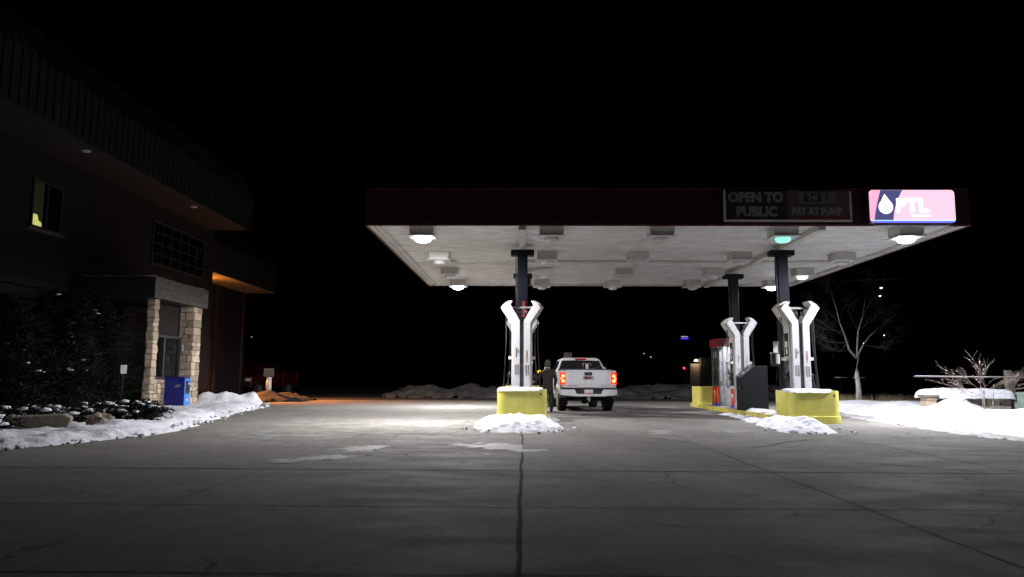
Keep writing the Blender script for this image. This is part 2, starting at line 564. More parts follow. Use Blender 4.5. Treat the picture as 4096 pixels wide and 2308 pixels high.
# right field
tag(snow_field('snow_field', [(10.2, 9), (10.25, 14.5), (10.3, 18), (10.6, 20.5), (11.0, 24), (11.3, 28), (11.6, 32), (12.4, 35.5), (27, 35.5), (27, 9)],
               .26, 1.9, .13, M['snow'], 5, lump=.06, ls=.7, fine=.012,
               mounds=[(13.45, 23.5, .36, .75, .8), (12.6, 26, .16, 1.8, 2.2), (14.5, 21, .12, 2, 1.6), (12.9, 19.5, .10, 1.2, 2), (17, 28, .1, 3, 3),
                       (11.7, 22.8, .10, .5, 1.2)]), kind='structure')
tag(snow_field('slush_strip', [(9.75, 12), (10.5, 12), (10.8, 20), (11.2, 24), (11.8, 33), (11.0, 33), (10.4, 26), (10.0, 20), (9.7, 16)],
               .03, .3, .09, mat("grey_slush", (.42, .41, .41), .6, var=.45, scale=4, bump=.5), 15, lump=.02, wob=.35), kind='structure')
# kerb of the left verge
kb = MB()
kp = [(-10.25, 29.0), (-10.65, 30.6), (-11.5, 31.9)]
for (ax, ay), (bx, by) in zip(kp[:-1], kp[1:]):
    d = Vector((bx - ax, by - ay, 0)).normalized()
    nn = Vector((d.y, -d.x, 0)) * .18
    kb.add([(ax, ay, -.02), (bx, by, -.02), (bx + nn.x, by + nn.y, -.02), (ax + nn.x, ay + nn.y, -.02),
            (ax, ay, .15), (bx, by, .15), (bx + nn.x, by + nn.y, .15), (ax + nn.x, ay + nn.y, .15)],
           [(0, 3, 2, 1), (4, 5, 6, 7), (0, 1, 5, 4), (1, 2, 6, 5), (2, 3, 7, 6), (3, 0, 4, 7)])
tag(kb.build('kerb', M['kerb'], bevel=.015), kind='structure')

# heaps round the islands
tag(snow_field('snow_heap', [(-.95, 16.7), (.1, 16.4), (.8, 16.9), (1.0, 18.2), (.85, 20.2), (.95, 22), (.6, 22.4), (-.9, 22.6), (-1.15, 21), (-1.2, 18.5)],
               .15, .6, .038, M['snow'], 11, lump=.06, ls=2.3, wob=.20, fine=.045, mounds=[(-.1, 19.6, .10, .9, .5), (-.8, 18.9, .08, .4, .6)]),
    'white snow heap banked in front of the left yellow barrier', 'snow heap', 'snow heaps at the pump islands')
tag(snow_field('snow_heap', [(5.9, 16.9), (6.7, 16.7), (7.15, 17.1), (7.25, 18.3), (7.4, 19.7), (7.05, 20.3), (7.0, 22), (7.02, 25.5), (6.75, 25.6), (6.4, 22), (6.1, 19)],
               .13, .6, .038, M['snow'], 13, lump=.06, ls=2.2, wob=.22, fine=.045, mounds=[(6.95, 18.4, .15, .55, .9), (6.7, 19.6, .12, .4, .8), (7.5, 17.6, .08, .4, .4)]),
    'white snow heap trailing along the kerb before the right yellow barrier', 'snow heap', 'snow heaps at the pump islands')

# thin ice patches frozen to the concrete
def patch(poly, seed, label, res=.06):
    o = snow_field('ice_patch', poly, .006, .9, res, M['slush'], seed, lump=.003, wob=.9, fine=.002, base=.003)
    return tag(o, label, 'ice patch', 'ice patches on the concrete')
patch([(-1.35, 13.4), (-.6, 12.6), (.05, 12.0), (-.05, 13.3), (-.5, 13.9), (-1.4, 13.9)], 31, 'pale frozen ice patch just in front of the left snow heap')
patch([(-5.3, 14.6), (-4.2, 14.9), (-3.9, 16.1), (-4.3, 16.0), (-5.6, 15.6)], 33, 'pale frozen ice patch far left on the open concrete')
patch([(2.9, 16.3), (3.45, 16.3), (3.5, 17.6), (3.0, 17.7)], 35, 'small pale ice scrap on the concrete between the two snow heaps')
patch([(4.5, 16.9), (5.3, 16.9), (5.2, 17.6), (4.6, 17.7)], 37, 'small pale ice scrap beside the right snow heap')
patch([(-2.9, 12.9), (-2.5, 13.2), (-3.3, 10.6), (-3.6, 10.1)], 39, 'narrow streak of ice lying along a joint in the concrete')

# loose broken chunks along the ploughed edges
ck = MB()
rnd = random.Random(77)
edge_pts = [(-8.9, 11.2), (-8.5, 12.3), (-7.9, 14), (-7.55, 15.9), (-8.4, 19.5), (-8.9, 21.5), (-9.6, 25), (-10.2, 29.3)]
for k in range(170):
    i_ = rnd.randrange(len(edge_pts) - 1)
    u = rnd.random()
    x = edge_pts[i_][0] * (1 - u) + edge_pts[i_ + 1][0] * u + rnd.gauss(-.15, .22)
    y = edge_pts[i_][1] * (1 - u) + edge_pts[i_ + 1][1] * u
    r_ = rnd.choice((.02, .025, .03, .04, .06))
    ck.blob((x, y, r_ * .5 + (.06 if x < edge_pts[i_][0] - .2 else 0)), r_, k, 1, .9, (1, 1, .7))
for (cx_, cy_, rx, ry, n_) in ((-.1, 17.6, 1.3, 1.3, 60), (6.7, 17.6, 1.0, 1.2, 60), (7.0, 22.5, .25, 2.5, 30)):
    for k in range(n_):
        a = rnd.uniform(0, 2 * PI)
        r_ = rnd.choice((.015, .02, .025, .035, .05))
        ck.blob((cx_ + rx * math.cos(a) * rnd.uniform(.75, 1.15), cy_ + ry * math.sin(a) * rnd.uniform(.75, 1.15), r_ * .5 + .01), r_, k, 1, .9, (1, 1, .7))
tag(ck.build('snow_chunks', M['snow']), 'small broken chunks of snow and ice scattered along the snow edges', 'snow', kind='stuff')

# snow ploughed into a dirty ridge across the back
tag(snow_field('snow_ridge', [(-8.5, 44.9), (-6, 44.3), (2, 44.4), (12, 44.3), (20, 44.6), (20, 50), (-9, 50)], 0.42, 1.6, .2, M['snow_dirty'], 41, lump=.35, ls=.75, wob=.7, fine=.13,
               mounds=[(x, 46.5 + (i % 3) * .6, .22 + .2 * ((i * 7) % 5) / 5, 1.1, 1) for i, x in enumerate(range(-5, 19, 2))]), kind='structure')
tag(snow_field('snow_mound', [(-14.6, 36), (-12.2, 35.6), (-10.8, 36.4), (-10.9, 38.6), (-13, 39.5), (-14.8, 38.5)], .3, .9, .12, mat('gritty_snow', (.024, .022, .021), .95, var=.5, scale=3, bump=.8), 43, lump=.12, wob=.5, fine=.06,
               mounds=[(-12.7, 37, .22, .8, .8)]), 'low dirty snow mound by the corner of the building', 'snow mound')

# ------------------------------------------------------------------ canopy
CX0, CX1, CY0, CY1 = -4.29, 11.86, 19.5, 32.7
DZ = 5.32
can = thing('fuel_canopy', 'flat maroon-edged fuel station canopy with white underside on dark columns', 'canopy', (3.8, 26.2, 0))
ox, oy = 3.8, 26.2
def cb(x0, x1, y0, y1, z0, z1, mb=None):
    return (mb or MB()).box(x0 - ox, x1 - ox, y0 - oy, y1 - oy, z0, z1)
dk = MB()
cb(CX0 + .06, CX1 - .06, CY0 + .06, CY1 - .06, DZ, 6.1, dk)
dk.build('deck', M['deck'], can)
tr = MB()
cb(CX0 + .07, CX0 + .20, CY0 + .07, CY1 - .07, DZ - .05, DZ - .002, tr)
cb(CX1 - .20, CX1 - .07, CY0 + .07, CY1 - .07, DZ - .05, DZ - .002, tr)
cb(CX0 + .21, CX1 - .21, CY1 - .20, CY1 - .07, DZ - .05, DZ - .002, tr)
cb(CX0 + .34, CX0 + .42, CY0 + .07, CY1 - .22, DZ - .075, DZ - .003, tr)
cb(CX1 - .42, CX1 - .34, CY0 + .07, CY1 - .22, DZ - .075, DZ - .003, tr)
cb(CX0 + .43, CX1 - .43, CY1 - .42, CY1 - .34, DZ - .075, DZ - .003, tr)
tr.build('perimeter_trim', M['offwhite'], can, bevel=.006)
sm = MB()
for k in range(31):
    y = CY0 + .5 + k * .4
    cb(CX0 + .45, CX1 - .45, y, y + .018, DZ - .008, DZ + .01, sm)
sm.build('deck_ribs', M['deck'], can)
gt = MB()
cb(CX0 + .45, CX1 - .45, 25.6, 25.82, DZ - .09, DZ - .004, gt)
gt.build('gutter', M['offwhite'], can, bevel=.01)
for x in (-.05, 7.97):
    b_ = MB()
    cb(x - .1, x + .1, CY0 + .07, 25.595, DZ - .16, DZ - .005, b_)
    cb(x - .1, x + .1, 25.825, CY1 - .44, DZ - .16, DZ - .005, b_)
    b_.build('beam', M['offwhite'], can, bevel=.008)
for (x0, x1, y0, y1) in [(CX0, CX1, CY0, CY0 + .055), (CX0, CX1, CY1 - .055, CY1), (CX0, CX0 + .055, CY0 + .058, CY1 - .058), (CX1 - .055, CX1, CY0 + .058, CY1 - .058)]:
    f = MB()
    cb(x0, x1, y0, y1, DZ - .06, 6.28, f)
    f = f.build('fascia', M['fascia'], can, bevel=.008)
    t_ = MB()
    e = .006
    for zz in (DZ - .055, 6.24):
        cb(x0 - (e if x1 - x0 < 1 else 0), x1 + (e if x1 - x0 < 1 else 0), y0 - (e if y1 - y0 < 1 else 0), y1 + (e if y1 - y0 < 1 else 0), zz + .012, zz + .05, t_)
    if x1 - x0 > 1:
        k = x0 + 2.6
        while k < x1 - 1:
            cb(k, k + .014, y0 - .005, y1 + .005, DZ + .02, 6.2, t_)
            k += 2.7
    t_.build('edge_trim', M['maroon_trim'], f)

def column(x, y, seed):
    mb = MB()
    mb.box(-.16, .16, -.16, .16, .10, DZ - .335)
    c = mb.build('column', M['navy'], can, bevel=.02, loc=(x - ox, y - oy, 0))
    k = MB()
    k.box(-.36, .36, -.2, .2, DZ - .33, DZ - .165)
    k.build('cap', M['navy'], c, bevel=.01)
    k = MB()
    k.box(-.22, .22, -.22, .22, .145, .175)
    k.build('base_plate', M['navy'], c, bevel=.006)
    k = MB()
    k.tube([(-.2, -.12, DZ - .36), (-.2, -.12, 4.1), (-.19, -.12, 3.9), (-.19, -.12, 1.0)], .014, 6)
    k.build('conduit', M['black'], c, smooth=True)
    return c
c1 = column(-.05, 22.8, 1)
k = MB()
for s_ in (-1, 1):
    k = MB()
    k.box(s_ * .165 - (.1 if s_ < 0 else 0), s_ * .165 + (.1 if s_ > 0 else 0), -.08, .08, 4.05, 4.25)
    k.build('floodlight_bracket', M['black'], c1, bevel=.01)
column(-.05, 28.1, 2)
column(7.97, 22.8, 3)
column(7.97, 28.1, 4)

# ---- canopy lamps: 4 rows of 5
LX = [-2.80, .75, 3.75, 7.10, 10.45]
LY = [20.1, 24.2, 27.7, 31.1]
ordx = ['leftmost', 'second from left', 'middle', 'second from right', 'rightmost']
ordy = ['front row', 'second row', 'third row', 'back row']
lit = {(0, 0), (4, 0), (0, 3), (4, 3)}
def make_lamp():
    t = thing('canopy_lamp', 'x', 'canopy light', (0, 0, 0), 0, 'box lights under the canopy')
    h = MB()
    h.prism([(-.33, 0), (.33, 0), (.33, -.17), (.30, -.24), (-.30, -.24), (-.33, -.17)], -.33, .33, 'y')
    h.build('housing', M['offwhite'], t, bevel=.012)
    g = MB()
    g.box(-.37, .37, -.37, .37, -.275, -.242)
    g.build('door_frame', M['white'], t, bevel=.008)
    l_ = MB()
    l_.lathe([(.205, -.277), (.21, -.30), (.20, -.335), (.17, -.372), (.12, -.395), (.05, -.405)], 28)
    l_.build('lens', M['lamp_off'], t, smooth=True)
    return t
lamp0 = make_lamp()
base_lens = [c for c in lamp0.children if c.name.startswith('lens')][0].data
first = True
for j, y in enumerate(LY):
    for i, x in enumerate(LX):
        t = lamp0 if first else copy_tree(lamp0)
        first = False
        t.location = (x, y, DZ - .006)
        state = 'unlit'
        lens = [c for c in t.children if c.name.startswith('lens')][0]
        mt = None
        if (i, j) in lit: state, mt = 'brightly lit', 'lamp_on'
        elif (i, j) == (3, 0): state, mt = 'faintly green glowing', 'lamp_green'
        elif (i, j) == (4, 2): state, mt = 'dimly glowing', 'lamp_dim'
        if mt:
            lens.data = base_lens.copy()
            lens.data.materials[0] = M[mt]
            if mt == 'lamp_on': lens.data.transform(Matrix.Diagonal((1.12, 1.12, 1, 1)))
        else:
            lens.data = base_lens
        t['label'] = f'{state} square box light, {ordx[i]} in the {ordy[j]} under the canopy'
        if (i, j) in lit:
            ld = bpy.data.lights.new('canopy_bulb', 'SPOT')
            ld.spot_size = R(178)
            ld.spot_blend = LAMPS[(i, j)][3]
            ld.shadow_soft_size = .15
            pw, ta, tb, bl = LAMPS[(i, j)]
            ld.energy = pw
            ld.color = (.94, .95, 1.0) if i else (.99, .965, .97)
            lo = bpy.data.objects.new('canopy_bulb', ld)
            C.objects.link(lo)
            lo.parent = t
            lo.location = (0, 0, -.425)
            lo.rotation_euler = (R(tb), R(ta), 0)

# ---- signs on the fascia
FY = CY0 - .012
ban = thing('canopy_banner', 'faded two-panel banner on the canopy edge reading OPEN TO PUBLIC, PAY AT PUMP', 'banner', (7.03, FY, 5.39))
p = MB(); p.box(-1.64, .0, -.03, 0, .04, .83); lp = p.build('black_panel', mat("banner_black", (.020, .021, .020), .6, var=.3, scale=5), ban)
p = MB(); p.box(.004, 1.64, -.03, 0, .04, .83); rp_ = p.build('red_panel', mat("banner_faded_red", (.085, .055, .055), .6, var=.35, scale=3), ban)
p = MB(); p.box(.02, 1.62, -.036, -.031, .055, .10); p.build('red_stripe', M['letter_red'], rp_)
p = MB()
p.box(-1.70, 1.70, -.05, .0, -.02, .038); p.box(-1.70, -1.642, -.05, 0, .04, .85); p.box(1.642, 1.70, -.05, 0, .04, .80)
p.build('frame', M['offwhite'], ban, bevel=.008)
text('lettering', 'OPEN TO', .36, M['letter_grey'], lp, (-.84, -.036, .63), bold=.019, sx=.94)
text('lettering', 'PUBLIC', .36, M['letter_grey'], lp, (-.82, -.036, .24), bold=.019, sx=.94)
text('lettering', 'PAY AT PUMP', .27, M['letter_grey'], rp_, (.77, -.036, .25), bold=.016, sx=.80)
p = MB(); p.prism([(.35, .47), (1.25, .47), (1.3, .52), (1.3, .74), (1.25, .78), (.35, .78), (.3, .74), (.3, .52)], -.037, -.031, 'y'); p.build('badge', mat("badge_grey", (.13, .13, .125), .6), rp_)
p = MB(); p.box(.44, .90, -.042, -.038, .51, .745); p.build('badge_field', M['black'], rp_)
text('lettering', '24/', .23, M['letter_grey'], rp_, (.67, -.045, .63), bold=.008)
text('lettering', '7', .23, M['letter'], rp_, (1.04, -.041, .63), bold=.012)

sg = thing('canopy_sign', 'glowing pink lightbox sign with white drop and PTL lettering on the canopy edge', 'lightbox sign', (10.27, FY, 5.30))
def rrect(x0, x1, z0, z1, r):
    pts = []
    for cx, cz, a0 in [(x1 - r, z0 + r, -90), (x1 - r, z1 - r, 0), (x0 + r, z1 - r, 90), (x0 + r, z0 + r, 180)]:
        for k in range(7):
            a = R(a0 + 15 * k)
            pts.append((cx + r * math.cos(a), cz + r * math.sin(a)))
    return pts
WX = 1.14
p = MB(); p.prism(rrect(-WX, WX, 0, .92, .12), -.14, 0, 'y'); p.build('cabinet', M['black'], sg, bevel=.01)
def clip_poly(f, x0=-WX + .025, x1=WX - .025, z0=.025, z1=.895, r=.10):
    return f
face = MB(); face.prism(rrect(-WX + .02, WX - .02, .02, .90, .10), -.150, -.142, 'y'); face = face.build('face_panel', M['s_pale'], sg)
def swoosh(z, off):   # left-leaning band edge, curved
    return off + .34 * (z / .9) ** 1.5
zs = [.085 + .81 * k / 12 for k in range(13)]
pl = [(-WX + .11, .085), (-WX + .02, .13), (-WX + .02, .80), (-WX + .06, .87), (-WX + .12, .90)]
edgeL = [(-1.02 + .20 * (z / .9) ** 1.4, z) for z in zs]
edgeR = [(-.52 + .28 * (z / .9) ** 1.9, z) for z in zs]
q = MB(); q.prism([(-WX + .12, .085)] + edgeL + [(-WX + .12, .898), (-WX + .05, .86), (-WX + .02, .80), (-WX + .02, .12), (-WX + .06, .085)], -.156, -.151, 'y'); q.build('pink_field', M['s_pink'], face)
q = MB(); q.prism(edgeL[::-1] + edgeR, -.157, -.151, 'y'); q.build('dark_band', M['s_navy'], face)
q = MB(); q.prism([(x, z) for x, z in edgeR] + [(edgeR[-1][0] + .035, .895)] + [(x + .02, z) for x, z in edgeR[::-1]], -.156, -.1515, 'y'); q.build('band_edge', M['s_pink'], face)
drop = [(-.72, .79)]
for k in range(1, 24):
    a = R(60 - 300 * k / 24 )
    drop.append((-.70 + .19 * math.cos(a), .44 + .19 * math.sin(a)))
q = MB(); q.prism(drop, -.163, -.158, 'y'); q.build('drop', M['s_white'], face)
drop2 = [(-.70 + (x + .70) * .42, .44 + (z - .44) * .5) for x, z in drop]
q = MB(); q.prism(drop2, -.168, -.164, 'y'); q.build('drop_centre', sign_mat('drop_pink', (1.0, .80, .88), 1.05), face)
text('lettering', 'PTL', .50, M['s_white'], face, (-.01, -.158, .47), bold=.014, depth=.003, sx=1.08)
q = MB(); q.box(-.02, .46, -.157, -.152, .19, .225); q.build('underline', M['s_white'], face)
q = MB(); q.prism([(-WX + .10, .022), (WX - .10, .022), (WX - .03, .07), (-WX + .03, .07)], -.157, -.151, 'y'); q.build('blue_strip', M['s_blue'], face)
q = MB(); q.box(-WX + .06, WX - .06, -.161, -.158, .055, .085); q.build('light_blue_strip', sign_mat('sign_light_blue', (.5, .75, 1.0), 1.2), face)
q = MB(); q.box(-.98, .98, -.12, -.02, -.055, -.003); q.build('mounting_bar', M['grey'], sg)

# ------------------------------------------------------------------ islands and barriers
def island(cx, y0, y1, label):
    isl = thing('pump_island', label, 'pump island', (cx, (y0 + y1) / 2, 0), 0, 'raised pump islands')
    oy_ = (y0 + y1) / 2
    pts = [(-.62, y0 - oy_), (.62, y0 - oy_), (.62, y1 - oy_), (-.62, y1 - oy_)]
    s_ = MB(); s_.prism(pts, -.01, .142, 'z'); s_.build('slab', M['kerb'], isl)
    k_ = MB()
    for x in (-.70, .622):
        k_.box(x, x + .078, y0 - oy_, y1 - oy_, -.01, .15)
    k_.box(-.70, .70, y0 - oy_ - .08, y0 - oy_ - .002, -.01, .15)
    k_.build('kerb_edging', M['yellow2'], isl, bevel=.02)
    return isl
island(-.05, 21.2, 32.8, 'left raised concrete pump island edged with yellow kerb')
island(7.97, 21.2, 32.8, 'right raised concrete pump island edged with yellow kerb')

def barrier(cx, cy, label, face=-1, full=True):
    b = thing('island_barrier', label, 'barrier', (cx, cy, 0), 0 if face < 0 else PI, 'yellow island end guards')
    w, r = .695, .20
    def ring(w, r, y1):
        pts = [(-w, y1)]
        for k in range(9):
            a = PI + k / 8 * PI / 2
            pts.append((-w + r + r * math.cos(a), r + r * math.sin(a)))
        for k in range(9):
            a = 1.5 * PI + k / 8 * PI / 2
            pts.append((w - r + r * math.cos(a), r + r * math.sin(a)))
        pts.append((w, y1))
        return pts
    s_ = MB()
    outer = ring(w, r, 1.15)
    inner = [(x * (1 - .045), y + (.03 if y < 1.1 else 0)) for x, y in outer]
    s_.prism(outer + inner[::-1], 0.01, .885, 'z')
    s_.build('shell', M['yellow'], b, bevel=.008, smooth=False)
    t_ = MB()
    o2 = ring(w + .04, r + .04, 1.15)
    o2 = [(x, y - .04 if y < 1.1 else y) for x, y in o2]
    t_.prism(o2 + [(x * .985, y + .012 if y < 1.1 else y) for x, y in outer][::-1], .0, .20, 'z')
    t_.build('kick_band', M['yellow'], b, bevel=.012)
    f = MB(); f.prism([(x * .95, y + .035 if y < 1.1 else y) for x, y in outer], .80, .86, 'z'); f.build('fill', M['mortar'], b)
    d = MB(); d.tube([(.52, -.004, .76), (.52, .006, .76)], .028, 12); d.build('bolt_hole', M['black'], b)
    return b
barrier(-.05, 20.6, 'yellow steel guard at the near end of the left island')
barrier(7.97, 20.55, 'yellow steel guard at the near end of the right island')
barrier(7.97, 31.25, 'yellow steel guard at the far end of the right island, behind the red-topped pump')
barrier(-.05, 31.25, 'yellow steel guard at the far end of the left island')

def snow_cap(cx, y0, w, dpt, z, h, seed, label, cut=.0):
    nx, ny = 40, 26
    vs, fs = [], []
    for j in range(ny + 1):
        for i in range(nx + 1):
            u, v = -1 + 2 * i / nx, -1 + 2 * j / ny
            x = u * w
            y = y0 + (v + 1) / 2 * dpt
            rr = max(abs(u), abs(v))
            q = (abs(u) ** 6 + abs(v) ** 6) ** (1 / 6)
            k = max(0, 1 - q ** 7)
            zz = h * k ** .5 + .018 * noise.noise(Vector((x * 3, y * 3, seed))) * (1 if q < .97 else .5)
            if q > .97: zz -= .03 + .035 * abs(noise.noise(Vector((x * 5, y * 5, seed + 2))))
            s_ = 1 / max(1, (abs(u) ** 6 + abs(v) ** 6) ** (1 / 6) / 1.0)
            vs.append((cx + x * s_, y0 + dpt / 2 + v * s_ * dpt / 2, z + zz))
    for j in range(ny):
        for i in range(nx):
            a = j * (nx + 1) + i
            fs.append((a, a + 1, a + nx + 2, a + nx + 1))
    mb = MB(); mb.add(vs, fs)
    return tag(mb.build('snow_blanket', M['snow'], smooth=True), label, 'snow', 'snow lying on the yellow guards')
snow_cap(-.09, 20.575, .66, .85, .875, .075, 3, 'smooth white snow cap lying on the left yellow guard')
snow_cap(7.88, 20.525, .62, .85, .875, .06, 5, 'thin white snow cap lying on the right yellow guard')

# snow residue on the right island
tag(snow_field('snow_heap', [(7.35, 22.), (7.75, 21.9), (7.9, 23.6), (7.5, 24.2), (8.4, 24.8), (8.4, 26.4), (7.6, 26.5), (7.38, 25)], .05, .25, .05, M['snow'], 61, wob=.25, base=.142),
    'thin snow lying on top of the right island between its pumps', 'snow heap', 'snow heaps at the pump islands')

# ------------------------------------------------------------------ tall Y-shaped pumps
def make_pump(label):
    t = thing('fuel_pump', label, 'fuel pump', (0, 0, .142), 0, 'tall forked fuel pumps')
    A = [(.06, .0), (.06, 2.72), (.335, 3.20), (.27, 3.30), (.36, 3.285), (.455, 3.22), (.545, 3.10), (.25, 2.66), (.25, .0)]
    B = [(.09, .0), (.09, 2.72), (.36, 3.18), (.29, 3.33), (.40, 3.31), (.52, 3.24), (.625, 3.12), (.30, 2.60), (.30, .0)]
    for s_ in (-1, 1):
        a = MB(); a.prism([(s_ * x, z) for x, z in A], 0, .13, 'y')
        c = a.build('front_cover', M['white'], t, bevel=.006)
        g = MB()
        g.box(min(s_ * .058, s_ * .252), max(s_ * .058, s_ * .252), -.002, .134, 2.615, 2.621)
        g.build('seam', M['darkgrey'], c)
        a = MB(); a.prism([(s_ * x, z) for x, z in B], .133, .58, 'y')
        h = a.build('side_housing', M['offwhite'], t, bevel=.008)
        X = s_ * .30
        def side(y0, y1, z0, z1, d, name, m, par=h):
            q_ = MB(); q_.box(min(X, X + s_ * d), max(X, X + s_ * d), y0, y1, z0, z1)
            return q_.build(name, m, par, bevel=.003)
        side(.19, .53, 1.72, 2.40, .006, 'display', M['screen'])
        side(.26, .46, 1.98, 2.16, .010, 'price_window', M['paper'])
        side(.28, .40, 1.78, 1.95, .010, 'price_window', M['paper'])
        side(.14, .57, 1.60, 1.69, .09, 'nozzle_shelf', M['white'])
        side(.19, .55, .80, 1.58, .007, 'control_panel', M['black'])
        side(.23, .30, 1.32, 1.46, .012, 'keypad', M['grey'])
        side(.34, .46, 1.14, 1.27, .012, 'card_reader', M['darkgrey'])
        side(.145, .575, .70, .79, .012, 'skirt_trim', M['white'])
        sk = side(.145, .575, .10, .69, .010, 'skirt_panel', M['red'])
        side(.145, .575, .0, .098, .011, 'blue_skirt', M['blue'])
        text('logo', 'PTL', .19, M['letter_white'], sk, (X + s_ * .0125, .37, .42), rot=(R(90), 0, R(90) * s_), bold=.006, depth=.0015)
        q_ = MB(); q_.box(min(X + s_ * .0105, X + s_ * .013), max(X + s_ * .0105, X + s_ * .013), .33, .5, .27, .285); q_.build('logo_line', M['letter_white'], sk)
        # hoses hang from the raised arm ends to the nozzles
        for n_, yy in enumerate((.22, .36)):
            hz = MB()
            xt = s_ * .46
            hz.tube([(s_ * .50, yy, 3.02), (s_ * .465, yy, 2.9), (xt, yy, 2.2), (s_ * (.50 + .02 * n_), yy, 1.2), (s_ * .53, yy - .02, .82), (s_ * .49, yy - .03, .72),
                     (s_ * .43, yy - .02, .80), (s_ * .39, yy, 1.0)], .014, 7)
            hs = hz.build('hose', M['rubber'], t, smooth=True)
            nz_ = MB()
            nz_.tube([(s_ * .385, yy, 1.0), (s_ * .37, yy, 1.14), (s_ * .33, yy, 1.24)], [.022, .03, .024], 8)
            nz_.tube([(s_ * .42, yy, 1.05), (s_ * .45, yy, 1.12), (s_ * .40, yy, 1.21)], .008, 6)
            nz_.tube([(s_ * .35, yy, 1.19), (s_ * .305, yy, 1.15)], .011, 6)
            nz_.build('nozzle', M['black'], t, smooth=True)
    c = MB(); c.box(-.06, .06, .06, .5, 0, 2.66); c.build('centre_panel', M['darkgrey'], t, bevel=.004)
    c = MB(); c.box(-.30, .30, .14, .16, 3.09, 3.145); c.build('cross_bar', M['grey'], t, bevel=.003)
    c = MB()
    rnd = random.Random(4)
    for k in range(5):
        x0 = rnd.uniform(-.14, .16)
        c.tube([(x0, .2 + .06 * k, 3.10), (x0 * .6 + .03, .2 + .06 * k, 2.98), (x0 * .2, .2 + .05 * k, 2.66)], .012, 6)
    c.blob((.12, .2, 3.0), .045, 2); c.blob((-.1, .24, 2.98), .04, 5); c.blob((.16, .22, 2.93), .035, 8)
    c.build('pipework', M['darkgrey'], t, smooth=True)
    rot = (R(90), R(-90), 0)
    rot2 = (R(90), R(90), 0)
    def vt(s_, x, z, size, m, r_):
        text('warning_text', s_, size, m, t, (x, -.0035, z), rot=r_, depth=.0015, bold=.0007)
    vt('NO', -.10, 1.83, .062, M['letter'], rot); vt('SMOKING', -.155, 1.80, .062, M['letter'], rot)
    vt('UNLEADED', -.105, 1.30, .062, M['letter'], rot2); vt('GASOLINE', -.175, 1.30, .062, M['letter'], rot2)
    vt('FLAMMABLE', .15, 1.70, .062, M['letter_red'], rot)
    vt('UNLEADED', .125, 1.28, .062, M['letter'], rot); vt('GASOLINE', .195, 1.28, .062, M['letter'], rot)
    return t
pump0 = make_pump('tall forked white fuel pump at the near end of the left island')
pump0.location = (-.06, 21.5, .142)
for (x, y, lb) in [(-.05, 27.5, 'tall forked white fuel pump hidden behind the near pump on the left island'),
                   (8.0, 21.5, 'tall forked white fuel pump nearest on the right island, behind the yellow guard'),
                   (8.0, 27.3, 'tall forked white fuel pump farther back on the right island, beside the black cabinet')]:
    q = copy_tree(pump0)
    q.location = (x, y, .142)
    q['label'] = lb
# red flag sign on the first column
q = MB(); q.box(-.012, .075, -.012, .0, 0, .5)
tag(q.build('column_sign', mat('dark_red_plate', (.14, .008, .012), .5), loc=(-.04, 22.62, 3.05)), 'narrow red sign plate on the column above the left near pump', 'sign')

# old pump with red head
t = thing('old_fuel_pump', 'older aluminium fuel pump with a red head at the far end of the right island', 'fuel pump', (8.03, 29.7, .142))
b = MB(); b.box(-.27, .27, 0, 1.15, .0, 2.34); body = b.build('cabinet', M['alu'], t, bevel=.01)
b = MB(); b.box(-.33, .33, -.05, 1.2, 2.342, 2.66); hd = b.build('head', M['signred'], t, bevel=.012)
b = MB(); b.box(-.335, .335, -.055, 1.205, 2.45, 2.456); b.build('head_stripe', M['letter_red'], hd)
for s_ in (-1, 1):
    X = s_ * .27
    def sd(y0, y1, z0, z1, d, name, m, par=body):
        q_ = MB(); q_.box(min(X, X + s_ * d), max(X, X + s_ * d), y0, y1, z0, z1)
        return q_.build(name, m, par, bevel=.003)
    sd(.1, 1.05, 1.45, 2.30, .012, 'display', M['screen'])
    sd(.3, .8, 1.9, 2.15, .016, 'price_window', M['grey'])
    sd(.1, 1.05, .78, 1.42, .010, 'nozzle_panel', M['black'])
    sk = sd(.02, 1.13, .12, .76, .014, 'skirt_panel', M['red'])
    sd(.02, 1.13, .0, .118, .015, 'blue_skirt', M['blue'])
    text('logo', 'PTL', .24, M['letter_white'], sk, (X + s_ * .0165, .62, .5), rot=(R(90), 0, R(90) * s_), bold=.008, depth=.0015)
    h = MB()
    h.tube([(s_ * .30, .3, 2.3), (s_ * .38, .25, 2.1), (s_ * .40, .2, 1.2), (s_ * .50, .1, .5), (s_ * .62, -.2, .0), (s_ * .66, -.5, -.1), (s_ * .60, -.7, -.08), (s_ * .50, -.3, .2), (s_ * .36, .3, .9), (s_ * .31, .5, 1.2)], .018, 7)
    h.build('hose', M['rubber'], t, smooth=True)
    h = MB()
    h.tube([(s_ * .31, .5, 1.2), (s_ * .33, .5, 1.35), (s_ * .29, .5, 1.5)], [.03, .04, .03], 8); h.build('nozzle', M['darkgrey'], t, smooth=True)
for z, s_ in ((1.62, ''), (.98, '')):
    q = MB(); q.box(-.03, .24, -.006, -.001, z, z + .11); q = q.build('label_plate', M['paper'], body)
    q2 = MB()
    for k in range(6): q2.box(.0 + k * .034, .022 + k * .034, -.009, -.0065, z + .03, z + .08)
    q2.build('faded_marks', M['letter'], q)
q = MB(); q.box(.07, .2, -.012, -.001, 1.22, 1.42); q.build('access_cover', M['darkgrey'], body)

